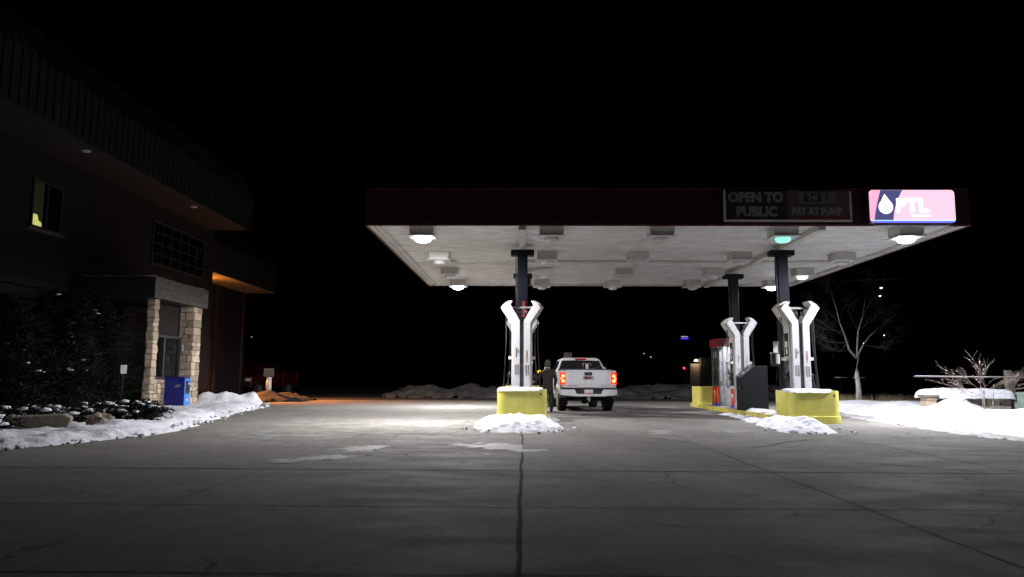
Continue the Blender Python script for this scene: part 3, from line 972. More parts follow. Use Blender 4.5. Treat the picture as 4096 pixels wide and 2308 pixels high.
# black cabinet with sloping top
t = thing('black_cabinet', 'big black cabinet with sloping lid between the pumps of the right island', 'cabinet', (7.78, 25.2, .142))
b = MB(); b.prism([(-.43, .0), (.43, .0), (.43, 1.50), (.02, 1.50), (-.43, 1.10)], 0, .75, 'y'); bd_ = b.build('body', mat('black_cabinet_paint', (.008, .010, .011), .6, var=.3, scale=4, spec=.12), t, bevel=.012)
b = MB(); b.add([(-.45, -.02, 1.115), (.0, -.02, 1.515), (.0, .77, 1.515), (-.45, .77, 1.115), (-.45, -.02, 1.135), (.0, -.02, 1.535), (.0, .77, 1.535), (-.45, .77, 1.135)],
    [(0, 3, 2, 1), (4, 5, 6, 7), (0, 1, 5, 4), (1, 2, 6, 5), (2, 3, 7, 6), (3, 0, 4, 7)])
b.build('sloping_lid', M['darkgrey'], t, bevel=.005)
b = MB(); b.box(-.47, -.432, .1, .3, .70, .82); b.build('latch', M['black'], t, bevel=.01)
for s_ in (-1, 1):
    b = MB(); b.prism([(s_ * .36, 0), (s_ * .44, 0), (s_ * .46, -.04), (s_ * .38, -.04)], .0, .75, 'y'); b.build('foot', M['black'], t)
b = MB()
rnd = random.Random(3)
for k in range(6):
    u = rnd.uniform(.05, .8)
    x = -.45 + .45 * u
    z = 1.137 + .4 * u
    y0 = rnd.uniform(0, .6)
    b.add([(x, y0, z + .004), (x + .05, y0, z + .004 + .045), (x + .05, y0 + .12, z + .049), (x, y0 + .12, z + .004)], [(0, 1, 2, 3)])
b.build('label_stickers', M['paper'], t)

# column accessories: payphone-like card boxes and label plate
t = thing('call_box', 'white-hooded call box on the column behind the nearest right-island pump', 'call box', (7.66, 22.75, 1.62), 0, 'call boxes on the columns')
b = MB(); b.box(-.13, .13, -.09, .09, -.02, .36); b.build('case', M['black'], t, bevel=.02)
b = MB(); b.box(-.02, .10, -.118, -.092, .04, .33); b.build('handset', M['white'], t, bevel=.02)
b = MB(); b.box(-.14, .04, -.13, .09, .365, .385); b.build('hood', M['white'], t, bevel=.004)
b = MB(); b.tube([(.0, -.1, .02), (-.02, -.1, -.4), (-.06, -.1, -.9), (-.02, -.08, -1.25)], .010, 6); b.build('cord', M['rubber'], t, smooth=True)
t = thing('call_box', 'white-framed card box on the column between black cabinet and red-topped pump', 'call box', (7.80, 27.88, 1.45), 0, 'call boxes on the columns')
b = MB(); b.box(-.12, .12, -.06, .04, 0, .62); b.build('case', M['white'], t, bevel=.03)
b = MB(); b.box(-.02, .09, -.075, -.062, .06, .40); b.build('panel', mat("brown_panel", (.10, .04, .03), .5), t, bevel=.008)
b = MB(); b.box(.01, .06, -.085, -.077, .24, .29); b.box(.01, .06, -.085, -.077, .16, .21); b.build('buttons', M['paper'], t)
t = thing('number_plate_sign', 'narrow upright pale sign plate on the column above the call box', 'sign', (7.69, 22.72, 1.99))
b = MB(); b.box(-.085, .085, -.01, .01, 0, .36); b.build('plate', M['paper'], t)
q = MB()
for z_ in (.05, .09, .13, .19, .25, .30): q.box(-.035, .03, -.0125, -.0105, z_, z_ + .014)
q.build('faded_marks', M['letter'], t)

# ------------------------------------------------------------------ pickup truck
def make_truck(label, paint, lit_, marks):
    t = thing('pickup_truck', label, 'pickup truck')
    W_ = 1.02
    def arch(cy, r, n_=10):
        return [(cy - r * math.cos(PI * k / n_), .62 - .18 + r * math.sin(PI * k / n_)) for k in range(n_ + 1)]
    ra, fa = 1.18, 4.72
    R_ = .50
    # side panels of the bed with wheel arch
    for s_ in (-1, 1):
        pts = [(.10, .66)] + [(ra - R_, .60)] + [p_ for p_ in arch(ra, R_)][1:-1] + [(ra + R_, .60)] + [(1.93, .60), (1.93, 1.46), (1.6, 1.485), (.10, 1.485)]
        b = MB()
        b.prism(pts, s_ * (W_ - .10), s_ * W_, 'x')
        b.build('bed_side', paint, t, bevel=.035, seg=3)
        fl = MB()
        a1 = [(ra - (R_ + .05) * math.cos(PI * k / 12), .44 + (R_ + .05) * math.sin(PI * k / 12)) for k in range(13)]
        a2 = [(ra - (R_ - .01) * math.cos(PI * k / 12), .44 + (R_ - .01) * math.sin(PI * k / 12)) for k in range(13)]
        fl.prism(a1 + a2[::-1], s_ * (W_ + .001), s_ * (W_ + .05), 'x')
        fl.build('fender_flare', paint, t, bevel=.01)
    b = MB(); b.box(-W_ + .1, W_ - .1, .16, 1.93, .78, .84); b.box(-W_ + .1, W_ - .1, 1.86, 1.93, .84, 1.46)
    b.build('bed_floor', M['black'], t)
    b = MB(); b.tube([(-.9, .2, 1.50), (.9, .2, 1.50)], .03, 8); b.tube([(-.92, 1.8, 1.53), (.92, 1.8, 1.53)], .035, 8)
    b.prism([(-.93, 1.47), (.93, 1.47), (.93, 1.51), (-.93, 1.51)], 1.5, 1.86, 'y')
    b.build('rolled_bed_cover', M['black'], t, smooth=False)
    # tailgate
    tg = MB(); tg.box(-.83, .83, .06, .15, .86, 1.50); tg = tg.build('tailgate', paint, t, bevel=.022, seg=3)
    g = MB(); g.box(-.83, .83, .045, .061, 1.44, 1.475); g.box(-.80, .80, .050, .061, .98, 1.0); g.build('tailgate_crease', paint, tg, bevel=.006)
    g = MB(); g.box(-.14, .14, .042, .064, 1.30, 1.42); g.build('handle', M['black'], tg, bevel=.015)
    if marks:
        text('emblem', 'GMC', .135, mat('emblem_red', (.12, .01, .015), .4), tg, (0, .047, 1.215), bold=.008, depth=.006, sx=1.25)
        g = MB(); g.box(-.75, -.37, .052, .06, .915, .945); g.box(.5, .76, .052, .06, .915, .94); g.build('badge', M['grey'], tg)
    # lower body of cab and hood
    pts = [(1.96, .60), (fa - R_, .60)] + arch(fa, R_)[1:-1] + [(fa + R_, .60), (5.62, .62), (5.72, .75), (5.72, 1.18), (5.6, 1.28), (4.35, 1.42), (4.2, 1.44), (1.96, 1.44)]
    b = MB(); b.prism(pts, -W_, W_, 'x'); b.build('body', paint, t, bevel=.05, seg=3)
    # cab greenhouse
    def ringz(z, yb, yf, w):
        return [(-w, yb, z), (w, yb, z), (w, yf, z), (-w, yf, z)]
    b = MB()
    lv = [ringz(1.42, 1.98, 4.25, .97), ringz(1.50, 2.0, 4.15, .955), ringz(1.90, 2.16, 3.55, .78), ringz(1.985, 2.26, 3.35, .68), ringz(2.005, 2.45, 3.2, .58)]
    vs = [v for l_ in lv for v in l_]
    fs = []
    for k in range(len(lv) - 1):
        for i in range(4):
            fs.append((k * 4 + i, k * 4 + (i + 1) % 4, k * 4 + 4 + (i + 1) % 4, k * 4 + 4 + i))
    fs.append((0, 3, 2, 1)); fs.append(tuple(range(len(vs) - 4, len(vs))))
    b.add(vs, fs); b.build('cab', paint, t, bevel=.03, seg=3)
    # windows set 4 mm proud of the cab skin
    def quad(pts, name, m, par=t, th=.006):
        a, b_, c, d = [Vector(p_) for p_ in pts]
        nrm = (b_ - a).cross(c - a).normalized() * th
        q_ = MB(); q_.add([a, b_, c, d, a + nrm, b_ + nrm, c + nrm, d + nrm], [(0, 1, 2, 3), (4, 5, 6, 7), (0, 1, 5, 4), (1, 2, 6, 5), (2, 3, 7, 6), (3, 0, 4, 7)])
        return q_.build(name, m, par)
    quad([(-.86, 2.012, 1.52), (.86, 2.012, 1.52), (.72, 2.146, 1.885), (-.72, 2.146, 1.885)], 'rear_window', M['glass'], th=.012)
    quad([(.82, 4.02, 1.52), (-.82, 4.02, 1.52), (-.70, 3.50, 1.92), (.70, 3.50, 1.92)], 'windscreen', M['glass'], th=.012)
    for s_ in (-1, 1):
        for (ya, yb, yc, yd) in ((2.12, 3.0, 2.9, 2.30), (3.08, 4.0, 3.42, 3.02)):
            pp = [(s_ * .951, ya, 1.52), (s_ * .951, yb, 1.52), (s_ * .795, yc, 1.875), (s_ * .795, yd, 1.875)]
            if s_ < 0: pp = pp[::-1]
            quad(pp, 'side_window', M['glass'], th=.010)
        b = MB(); b.box(s_ * 1.03 if s_ > 0 else s_ * 1.27, s_ * 1.27 if s_ > 0 else s_ * 1.03, 3.72, 3.84, 1.42, 1.66)
        mi = b.build('mirror', paint, t, bevel=.03)
        b = MB(); b.box(min(s_ * .96, s_ * 1.06), max(s_ * .96, s_ * 1.06), 3.76, 3.80, 1.45, 1.50); b.build('bracket', M['black'], mi)
        # door handles and seams
        b = MB()
        for y in (2.30, 3.22):
            b.box(min(s_ * W_, s_ * (W_ + .03)), max(s_ * W_, s_ * (W_ + .03)), y, y + .22, 1.22, 1.255)
        b.build('door_handle', M['chrome'], t, bevel=.006)
        b = MB()
        for y in (2.08, 3.04, 4.06):
            b.box(min(s_ * (W_ - .01), s_ * (W_ + .002)), max(s_ * (W_ - .01), s_ * (W_ + .002)), y, y + .012, .68, 1.42)
        b.build('door_seam', M['black'], t)
        b = MB(); b.box(min(s_ * .86, s_ * 1.0), max(s_ * .86, s_ * 1.0), 2.0, 4.1, .50, .56); b.build('running_board', M['black'], t, bevel=.02)
        # tail lamp
        b = MB(); b.box(min(s_ * .832, s_ * 1.025), max(s_ * .832, s_ * 1.025), .055, .22, .99, 1.40)
        tl = b.build('tail_lamp', M['tail_on'] if lit_ else M['tail'], t, bevel=.02)
        if lit_:
            for (cz, r_) in ((1.285, .075), (1.105, .08)):
                q_ = MB(); q_.tube([(s_ * .925, .035, cz), (s_ * .925, .056, cz)], r_ * .8, 18); q_.build('bulb', M['tail_hot'], tl)
            q_ = MB(); q_.tube([(s_ * .985, .04, 1.195), (s_ * .985, .056, 1.195)], .035, 12); q_.build('bulb', M['tail_hot'], tl)
        b = MB(); b.box(min(s_ * .832, s_ * 1.02), max(s_ * .832, s_ * 1.02), .075, .2, .86, .985); b.box(min(s_ * .835, s_ * 1.018), max(s_ * .835, s_ * 1.018), .075, .2, 1.405, 1.48)
        b.build('corner_panel', paint, t, bevel=.015)
        # wheels
        for (y, nm) in ((ra, 'rear'), (fa, 'front')):
            w = MB()
            mt_ = Matrix.Translation((s_ * .86, y, .43)) @ Matrix.Rotation(PI / 2, 4, 'Y')
            w.lathe([(.25, -.15), (.37, -.16), (.415, -.145), (.43, -.10), (.432, 0), (.43, .10), (.415, .145), (.37, .16), (.25, .15)], 36, mt_)
            wh = w.build('wheel', M['rubber'], t, smooth=True)
            tm = MB()
            for k in range(36):
                mk = mt_ @ Matrix.Rotation(2 * PI * k / 36, 4, 'Z')
                for zz in (-.11, -.035, .04):
                    tm.box(.425, .442, -.022, .022, zz, zz + .055, mk)
            tm.build('tread', M['rubber'], wh)
            rm = MB()
            rm.lathe([(.05, .163 * s_), (.09, .166 * s_), (.20, .155 * s_), (.245, .165 * s_), (.25, .14 * s_)], 28, mt_)
            rm.build('rim', M['rim'], wh, smooth=False)
        b = MB(); b.box(min(s_ * .70, s_ * 1.0), max(s_ * .70, s_ * 1.0), .58, .60, .22, .70); b.build('mud_flap', M['rubber'], t)
        b = MB(); b.box(min(s_ * .6, s_ * .95), max(s_ * .6, s_ * .95), 5.66, 5.74, .92, 1.12); b.build('headlight', M['paper'], t, bevel=.02)
    # bumper, plate, hitch
    b = MB()
    b.prism([(-1.03, .60), (-.52, .55), (-.36, .55), (.36, .55), (.52, .55), (1.03, .60), (1.03, .80), (.52, .80), (.44, .64), (-.44, .64), (-.52, .80), (-1.03, .80)], -.06, .10, 'y')
    bp_ = b.build('rear_bumper', paint, t, bevel=.015)
    b = MB(); b.box(-.99, .99, -.03, .12, .805, .855); b.build('bumper_step_pad', M['black'], bp_, bevel=.01)
    for s_ in (-1, 1):
        b = MB(); b.box(min(s_ * .80, s_ * 1.04), max(s_ * .80, s_ * 1.04), -.03, .35, .50, .72 if False else .598); b.build('bumper_corner', M['black'], bp_, bevel=.02)
    b = MB(); b.box(-.45, .45, .0, .06, .63, .803); b.build('plate_recess', M['black'], bp_)
    b = MB(); b.box(-.155, .155, -.012, -.002, .65, .795); pl_ = b.build('number_plate', mat("number_plate_paint", (.52, .44, .44), .5, var=.1, scale=20), bp_, bevel=.004)
    b = MB(); b.box(-.15, .15, -.0145, -.0125, .655, .675); b.build('plate_stripe', M['letter_red'], pl_)
    b = MB(); b.box(-.05, .05, -.10, .3, .42, .53); b.tube([(0, -.1, .5), (0, -.1, .36)], .022, 8); b.build('tow_hitch', M['grey'], t, bevel=.006)
    # underbody
    b = MB(); b.box(-.68, .68, .35, 5.3, .50, .62); b.tube([(-.8, ra, .43), (.8, ra, .43)], .06, 10); b.tube([(-.8, fa, .43), (.8, fa, .43)], .05, 10)
    b.blob((0.02, ra, .42), .17, 3); b.box(-.5, -.2, .3, .9, .42, .52)
    b.tube([(.35, .2, .5), (.35, 1.2, .5)], .04, 8)
    b.build('underbody', M['black'], t)
    b = MB(); b.box(-.22, .22, 2.13, 2.20, 1.915, 1.975); b.build('third_brake_lamp', M['tail'], t, bevel=.01)
    b = MB(); b.box(-.55, .55, 5.70, 5.76, .82, 1.14); b.build('grille', M['black'], t, bevel=.02)
    b = MB(); b.box(-1.02, 1.02, 5.60, 5.82, .55, .78); b.build('front_bumper', M['chrome'] if marks else M['black'], t, bevel=.04)
    return t
tk = make_truck('white pickup truck with lit red tail lamps parked under the canopy', M['truck'], True, True)
tk.location = (2.34, 26.95, 0)
tk.rotation_euler = (0, 0, R(3.4))
# white stand seen in its rear window
t = thing('bed_rack', 'small white bracket and rack standing in the bed of the white pickup', 'rack', (2.34, 26.95, 0), R(3.4))
b = MB(); b.box(.16, .26, 1.80, 1.84, 1.52, 1.76); b.build('white_box', M['white'], t, bevel=.008)
b = MB(); b.tube([(.06, 1.84, 1.54), (.06, 1.84, 1.75), (.09, 1.84, 1.78), (.14, 1.84, 1.78)], .012, 6); b.tube([(.28, 1.84, 1.78), (.34, 1.84, 1.78), (.36, 1.84, 1.75), (.36, 1.84, 1.66)], .012, 6)
b.build('bracket', M['rim'], t, smooth=True)
b = MB(); b.tube([(.2, 1.7, 1.53), (.55, 1.75, 1.6), (.72, 1.8, 1.67)], .010, 6); b.build('bar', M['chrome'], t, smooth=True)

rt = make_truck('dark red pickup truck parked in shadow beyond the left building', M['redpaint'], False, False)
rt.location = (-16.6, 51.5, 0)
rt.rotation_euler = (0, 0, R(168))

# ------------------------------------------------------------------ person
def skin_mesh(name, verts, edges, radii, m, parent, root=0, sub=2):
    me = bpy.data.meshes.new(name)
    me.from_pydata(verts, edges, [])
    ob = bpy.data.objects.new(name, me)
    C.objects.link(ob)
    sk = ob.modifiers.new('s', 'SKIN')
    sk.use_smooth_shade = True
    for i, r_ in enumerate(radii):
        sv = me.skin_vertices[0].data[i]
        sv.radius = r_ if isinstance(r_, tuple) else (r_, r_)
        sv.use_root = (i == root)
    sb = ob.modifiers.new('u', 'SUBSURF')
    sb.levels = sub
    sb.render_levels = sub
    dg = bpy.context.evaluated_depsgraph_get()
    m2 = bpy.data.meshes.new_from_object(ob.evaluated_get(dg))
    bpy.data.objects.remove(ob)
    m2.materials.clear()
    m2.materials.append(m)
    o_ = bpy.data.objects.new(name, m2)
    C.objects.link(o_)
    o_.parent = parent
    return o_
pe = thing('person', 'person in a long dark coat and cap standing beside the white pickup', 'person', (.86, 26.55, 0), R(12))
V, E_, RR = [], [], []
def vtx(p_, r_, par=None):
    V.append(p_); RR.append(r_)
    if par is not None: E_.append((par, len(V) - 1))
    return len(V) - 1
pel = vtx((0, 0, .95), (.15, .12))
wa = vtx((0, -.01, 1.15), (.15, .11), pel)
ch = vtx((0, 0, 1.36), (.18, .12), wa)
nk = vtx((0, .02, 1.52), .06, ch)
hd0 = vtx((0, .03, 1.60), .075, nk)
hd1 = vtx((0, .04, 1.69), .092, hd0)
hd2 = vtx((0, .04, 1.77), .07, hd1)
nose = vtx((-.01, .135, 1.675), .014, hd1)
for s_ in (-1, 1):
    ear = vtx((s_ * .093, .02, 1.69), .014, hd1)
for s_ in (-1, 1):
    hp = vtx((s_ * .10, 0, .88), .095, pel)
    kn = vtx((s_ * .11, .03, .50), .062, hp)
    an = vtx((s_ * .12, .0, .10), .043, kn)
    hl = vtx((s_ * .13, .05, .05), .045, an)
    toe = vtx((s_ * .15, .20, .035), .035, hl)
fing = []
for s_ in (-1, 1):
    sh = vtx((s_ * .20, 0, 1.42), .062, ch)
    if s_ < 0:
        el = vtx((-.30, .10, 1.18), .047, sh); wr = vtx((-.40, .30, 1.08), .032, el); hn = vtx((-.43, .37, 1.06), (.04, .018), wr)
        d0 = Vector((-.35, .92, -.15)).normalized(); sd_ = Vector((0, 0, 1))
    else:
        el = vtx((.27, -.02, 1.14), .047, sh); wr = vtx((.26, .07, .90), .032, el); hn = vtx((.255, .085, .84), (.04, .018), wr)
        d0 = Vector((0, .15, -1)).normalized(); sd_ = Vector((0, 1, 0))
    base_ = Vector(V[hn])
    for k, ln in enumerate((.070, .082, .076, .058)):
        f0 = vtx(tuple(base_ + d0 * .035 + sd_ * (.027 - .018 * k)), .009, hn)
        f1 = vtx(tuple(base_ + d0 * (.035 + ln * .5) + sd_ * (.028 - .019 * k)), .0085, f0)
        f2 = vtx(tuple(base_ + d0 * (.035 + ln * .9) + sd_ * (.028 - .019 * k) + Vector((-s_ * .02, 0, -.008))), .0075, f1)
    t0 = vtx(tuple(base_ - d0 * .005 + sd_ * .038), .010, hn)
    t1 = vtx(tuple(base_ + d0 * .035 + sd_ * .062), .009, t0)
skin_mesh('body', V, E_, RR, M['skin'], pe, 0, 2)
# clothing
V, E_, RR = [], [], []
c0 = vtx((0, 0, .62), (.215, .17)); c1_ = vtx((0, 0, .80), (.21, .165), c0); c2_ = vtx((0, 0, 1.0), (.195, .155), c1_); c3_ = vtx((0, 0, 1.2), (.205, .15), c2_); c4_ = vtx((0, .0, 1.38), (.225, .145), c3_)
c5_ = vtx((0, .01, 1.50), (.10, .09), c4_); c6_ = vtx((0, .02, 1.56), (.085, .085), c5_)
a = vtx((-.22, 0, 1.42), .085, c4_); a = vtx((-.31, .10, 1.18), .070, a); a = vtx((-.395, .28, 1.085), .052, a)
a = vtx((.22, 0, 1.42), .085, c4_); a = vtx((.285, -.02, 1.14), .070, a); a = vtx((.265, .06, .915), .052, a)
skin_mesh('coat', V, E_, RR, M['coatm'], pe, 2, 2)
V, E_, RR = [], [], []
p0 = vtx((0, 0, .92), (.16, .13))
for s_ in (-1, 1):
    a = vtx((s_ * .10, 0, .80), .105, p0); a = vtx((s_ * .115, .03, .50), .085, a); a = vtx((s_ * .125, .0, .14), .068, a); a = vtx((s_ * .127, .0, .09), .066, a)
skin_mesh('trousers', V, E_, RR, M['trouser'], pe, 0, 2)
for s_ in (-1, 1):
    V, E_, RR = [], [], []
    a = vtx((s_ * .125, -.01, .16), .055); a = vtx((s_ * .13, .02, .06), .055, a); a = vtx((s_ * .15, .21, .045), .045, a)
    skin_mesh('boot', V, E_, RR, M['boot'], pe, 0, 2)
b = MB()
b.lathe([(.108, 1.70), (.112, 1.74), (.10, 1.80), (.06, 1.845), (.01, 1.855)], 20, Matrix.Translation((0, .035, 0)))
b.prism([(-.09, .10), (.09, .10), (.07, .22), (-.07, .22)], 1.71, 1.722, 'z')
b.build('cap', M['hair'], pe, smooth=True)
b = MB(); b.lathe([(.085, 1.60), (.098, 1.65), (.104, 1.70)], 20, Matrix.Translation((0, .02, 0))); b.build('hair', M['hair'], pe, smooth=True)

# ------------------------------------------------------------------ left building
bd = thing('shop_building', 'dark two-storey wood and stone building with ribbed metal mansard roof', 'building', (-15.5, 25, 0))
bx, by = -15.5, 25
def B(x0, x1, y0, y1, z0, z1, mb=None):
    return (mb or MB()).box(x0 - bx, x1 - bx, y0 - by, y1 - by, z0, z1)
def boards(x, y0, y1, z0, z1, n_, d=.012, mb=None):
    mb = mb or MB()
    for k in range(n_):
        za = z0 + (z1 - z0) * k / n_
        B(x, x + d, y0, y1, za + .006, za + (z1 - z0) / n_ - .006, mb)
    return mb
B(-28, -15.5, 4, 36.2, 0, 8.38).build('wall', M['wood'], bd)
# horizontal siding on the facade
sd_ = MB()
z = .2
k = 0
while z < 8.3:
    B(-15.498, -15.475, 4, 36.18, z, z + .19, sd_)
    z += .2
sd_.build('siding', M['wood'], bd)
# ribbed mansard
r0 = MB()
r0.prism([(-16.2 - bx, 8.42), (-13.5 - bx, 8.40), (-13.5 - bx, 10.0), (-14.0 - bx, 11.1), (-28 - bx, 11.5), (-28 - bx, 8.42)], 2 - by, 35.8 - by, 'y')
rf = r0.build('roof', M['rib'], bd)
rb = MB()
y = 2.2
while y < 35.7:
    B(-13.499, -13.46, y, y + .05, 8.42, 10.0, rb)
    rb.add([(-13.499 - bx, y - by, 10.0), (-13.46 - bx, y - by, 10.0), (-13.97 - bx, y - by, 11.12), (-14.01 - bx, y - by, 11.11),
            (-13.499 - bx, y + .05 - by, 10.0), (-13.46 - bx, y + .05 - by, 10.0), (-13.97 - bx, y + .05 - by, 11.12), (-14.01 - bx, y + .05 - by, 11.11)],
           [(0, 1, 2, 3), (4, 7, 6, 5), (1, 5, 6, 2), (0, 3, 7, 4), (0, 4, 5, 1), (3, 2, 6, 7)])
    y += .36
rb.build('standing_ribs', M['rib'], rf)
B(-13.52, -13.44, 2, 35.82, 8.30, 8.398).build('drip_edge', M['rib'], bd)
B(-15.49, -13.53, 2, 35.75, 8.385, 8.41).build('soffit', M['soffit'], bd)
for y in (22.8, 30.6):
    q = MB(); q.lathe([(.13, 8.34), (.14, 8.383)], 20, Matrix.Translation((-14.05 - bx, y - by, 0))); q.build('downlight', M['white'], bd)
# windows
def window(y0, y1, z0, z1, nx, nz, m=None, label=None, par=bd, X=-15.475):
    w = MB()
    t_ = .07
    B(X, X + .07, y0, y1, z0, z0 + t_, w); B(X, X + .07, y0, y1, z1 - t_, z1, w)
    B(X, X + .07, y0, y0 + t_, z0 + t_, z1 - t_, w); B(X, X + .07, y1 - t_, y1, z0 + t_, z1 - t_, w)
    for k in range(1, nx):
        yy = y0 + (y1 - y0) * k / nx
        B(X, X + .06, yy - .03, yy + .03, z0 + t_, z1 - t_, w)
    for k in range(1, nz):
        zz = z0 + (z1 - z0) * k / nz
        B(X, X + .05, y0 + t_, y1 - t_, zz - .02, zz + .02, w)
    w = w.build('window', M['frame'], bd)
    B(X + .004, X + .02, y0 + t_, y1 - t_, z0 + t_, z1 - t_).build('pane', m or M['glass'], w)
    if label: w['label'] = label
    return w
window(30.0, 35.0, 5.85, 7.7, 6, 4)
w = window(22.45, 23.95, 5.85, 7.42, 2, 1, label='window with a dim yellow light inside its left half')
B(-15.45, -15.445, 22.53, 23.02, 5.93, 7.34).build('lit_curtain', M['win_lit'], w)
q = MB()
q.prism([(22.53 - by, 5.93), (23.0 - by, 5.93), (22.98 - by, 6.06), (22.84 - by, 6.10), (22.76 - by, 6.28), (22.58 - by, 6.28), (22.53 - by, 6.18)], -15.442 - bx, -15.436 - bx, 'x')
q.build('lit_shade', M['win_lamp'], w)
B(-15.47, -15.36, 22.3, 24.1, 5.76, 5.84).build('sill', M['weathered'], w)
window(19.5, 21.2, 1.6, 3.2, 2, 1)
# ground floor snow ledge canopy
B(-15.47, -15.2, 20.5, 23.0, 3.95, 4.15).build('ledge', M['wood'], bd)

# porch
pr = B(-15.47, -12.5, 24.65, 28.85, 3.85, 4.58).build('porch_roof', M['black'], bd)
pb = MB()
for k in range(4):
    B(-12.498, -12.47, 24.65, 28.85, 3.86 + k * .18, 3.86 + k * .18 + .173, pb)
pb.build('fascia_board', M['weathered'], pr)
sn = MB()
for k in range(60):
    y = 24.75 + 4.05 * k / 60
    rr_ = random.Random(k)
    sn.blob((-12.62 - bx - rr_.random() * .15, y - by, 4.58), .05 + .03 * rr_.random(), k, 1, sq=(1.6, 1.6, .6))
    sn.blob((-12.8 - rr_.random() * 2.3 - bx, 24.75 - by + rr_.random() * .1, 4.58), .05, k + 90, 1, sq=(1.6, 1.6, .6))
sn.build('snow_crust', M['snow'], pr, smooth=True)

def stonework(mb, x0, x1, y0, y1, z0, z1, seed, rough=.026):
    """stack of irregular squared blocks filling a box; mortar core left just inside"""
    rnd = random.Random(seed)
    z = z0
    while z < z1 - .03:
        h = min(rnd.uniform(.13, .30), z1 - z)
        if z1 - z - h < .1: h = z1 - z
        for axis in (0, 1):
            pass
        Lx, Ly = x1 - x0, y1 - y0
        nx = max(1, round(Lx / rnd.uniform(.22, .5)))
        ny = max(1, round(Ly / rnd.uniform(.22, .5)))
        xs = [x0 + Lx * k / nx + (rnd.uniform(-.05, .05) if 0 < k < nx else 0) for k in range(nx + 1)]
        ys = [y0 + Ly * k / ny + (rnd.uniform(-.05, .05) if 0 < k < ny else 0) for k in range(ny + 1)]
        for i in range(nx):
            for j in range(ny):
                if nx > 2 and ny > 2 and 0 < i < nx - 1 and 0 < j < ny - 1: continue
                g = .009
                o0 = len(mb.v)
                mb.box(xs[i] + g, xs[i + 1] - g, ys[j] + g, ys[j + 1] - g, z + g * .7, z + h - g * .7)
                for q_ in range(o0, o0 + 8):
                    v = mb.v[q_]
                    mb.v[q_] = (v[0] + rnd.uniform(-rough, rough), v[1] + rnd.uniform(-rough, rough), v[2] + rnd.uniform(-.006, .006))
        z += h
def pillar(x0, x1, y0, y1, z0, z1, seed, name='stone_pillar', m='stone', par=bd, o_=(bx, by)):
    s_ = MB()
    stonework(s_, x0 - o_[0], x1 - o_[0], y0 - o_[1], y1 - o_[1], z0, z1, seed)
    p_ = s_.build(name, M[m], par, bevel=.014)
    c_ = MB().box(x0 - o_[0] + .03, x1 - o_[0] - .03, y0 - o_[1] + .03, y1 - o_[1] - .03, z0, z1 - .01)
    c_.build('mortar', M['mortar'], p_)
    return p_
pillar(-12.88, -12.62, 25.0, 25.36, 0, 3.85, 7)
pillar(-13.3, -12.58, 27.95, 28.62, 0, 3.85, 9)
pillar(-15.4, -13.35, 28.05, 28.5, 0, 3.85, 12)
pillar(-13.25, -13.0, 25.64, 27.93, 0, 1.10, 14, 'sill_wall')
pillar(-15.44, -15.1, 29.5, 33.5, 0, 2.5, 18, 'stone_plinth', 'stone_grey')
B(-13.22, -13.1, 25.64, 27.93, 2.70, 3.84).build('porch_panel', M['wood'], bd)
w = MB()
X = -13.12
for (y0, y1, z0, z1) in [(25.64, 27.93, 1.11, 1.19), (25.64, 27.93, 2.60, 2.69), (25.64, 25.74, 1.195, 2.595), (26.62, 26.74, 1.195, 2.595), (27.82, 27.93, 1.195, 2.595)]:
    B(X, X + .10, y0, y1, z0, z1, w)
w = w.build('porch_window', M['frame'], bd, bevel=.008)
B(X + .02, X + .035, 25.74, 27.82, 1.195, 2.595).build('pane', M['glass'], w)
q = MB(); q.box(-12.98 - bx + .0, -12.90 - bx, 27.90 - by, 27.93 - by, 2.15, 2.40); q.build('notice', M['paper'], bd)

# single-storey wing beyond
B(-28, -17.5, 36.5, 46.2, 0, 6.40).build('wing_wall', M['wood'], bd)
q = MB(); q.prism([(-18 - bx, 6.44), (-15.6 - bx, 6.44), (-15.6 - bx, 8.0), (-16.2 - bx, 9.0), (-28 - bx, 9.2), (-28 - bx, 6.44)], 36.25 - by, 45.9 - by, 'y'); wr_ = q.build('wing_roof', M['rib'], bd)
B(-17.49, -15.62, 36.26, 45.85, 6.41, 6.435).build('wing_soffit', mat('pale_soffit', (.24, .20, .16), .8), bd)
B(-17.44, -17.28, 41.3, 41.46, 0, 6.40).build('wing_post', M['wood'], bd, bevel=.01)
q = MB(); q.tube([(-16.25 - bx, 42.4 - by, 0), (-16.25 - bx, 42.4 - by, 6.4)], .035, 8); q.build('downspout', M['soffit'], bd, smooth=True)
B(-17.495, -17.44, 38.2, 41.2, 0, 3.2).build('garage_door', M['soffit'], bd)
q = MB()
for k in range(8):
    B(-17.438, -17.43, 38.2, 41.2, .05 + k * .39, .06 + k * .39, q)
q.build('garage_door_lines', M['black'], bd)
# sodium wall lamp round the corner
sl = thing('wall_lamp', 'orange sodium wall lamp hidden round the corner of the building', 'wall lamp', (-17.49, 38.3, 5.75), R(-90))
q = MB(); q.box(-.16, .16, .0, .22, 0, .26); q.build('case', M['darkgrey'], sl, bevel=.02)
q = MB(); q.box(-.13, .13, .222, .25, .02, .2); q.build('lens', mat("sodium_glass", (1, .5, .1), .3, emit=(1.0, .33, .04), es=700), sl, bevel=.01)
ld = bpy.data.lights.new('sodium_bulb', 'SPOT')
ld.energy = 15000
ld.color = (1.0, .30, .05)
ld.spot_size = R(96)
ld.spot_blend = .85
ld.shadow_soft_size = .12
lo = bpy.data.objects.new('sodium_bulb', ld)
C.objects.link(lo)
lo.parent = sl
lo.location = (0.05, .34, .12)
lo.rotation_euler = (R(28), 0, 0)

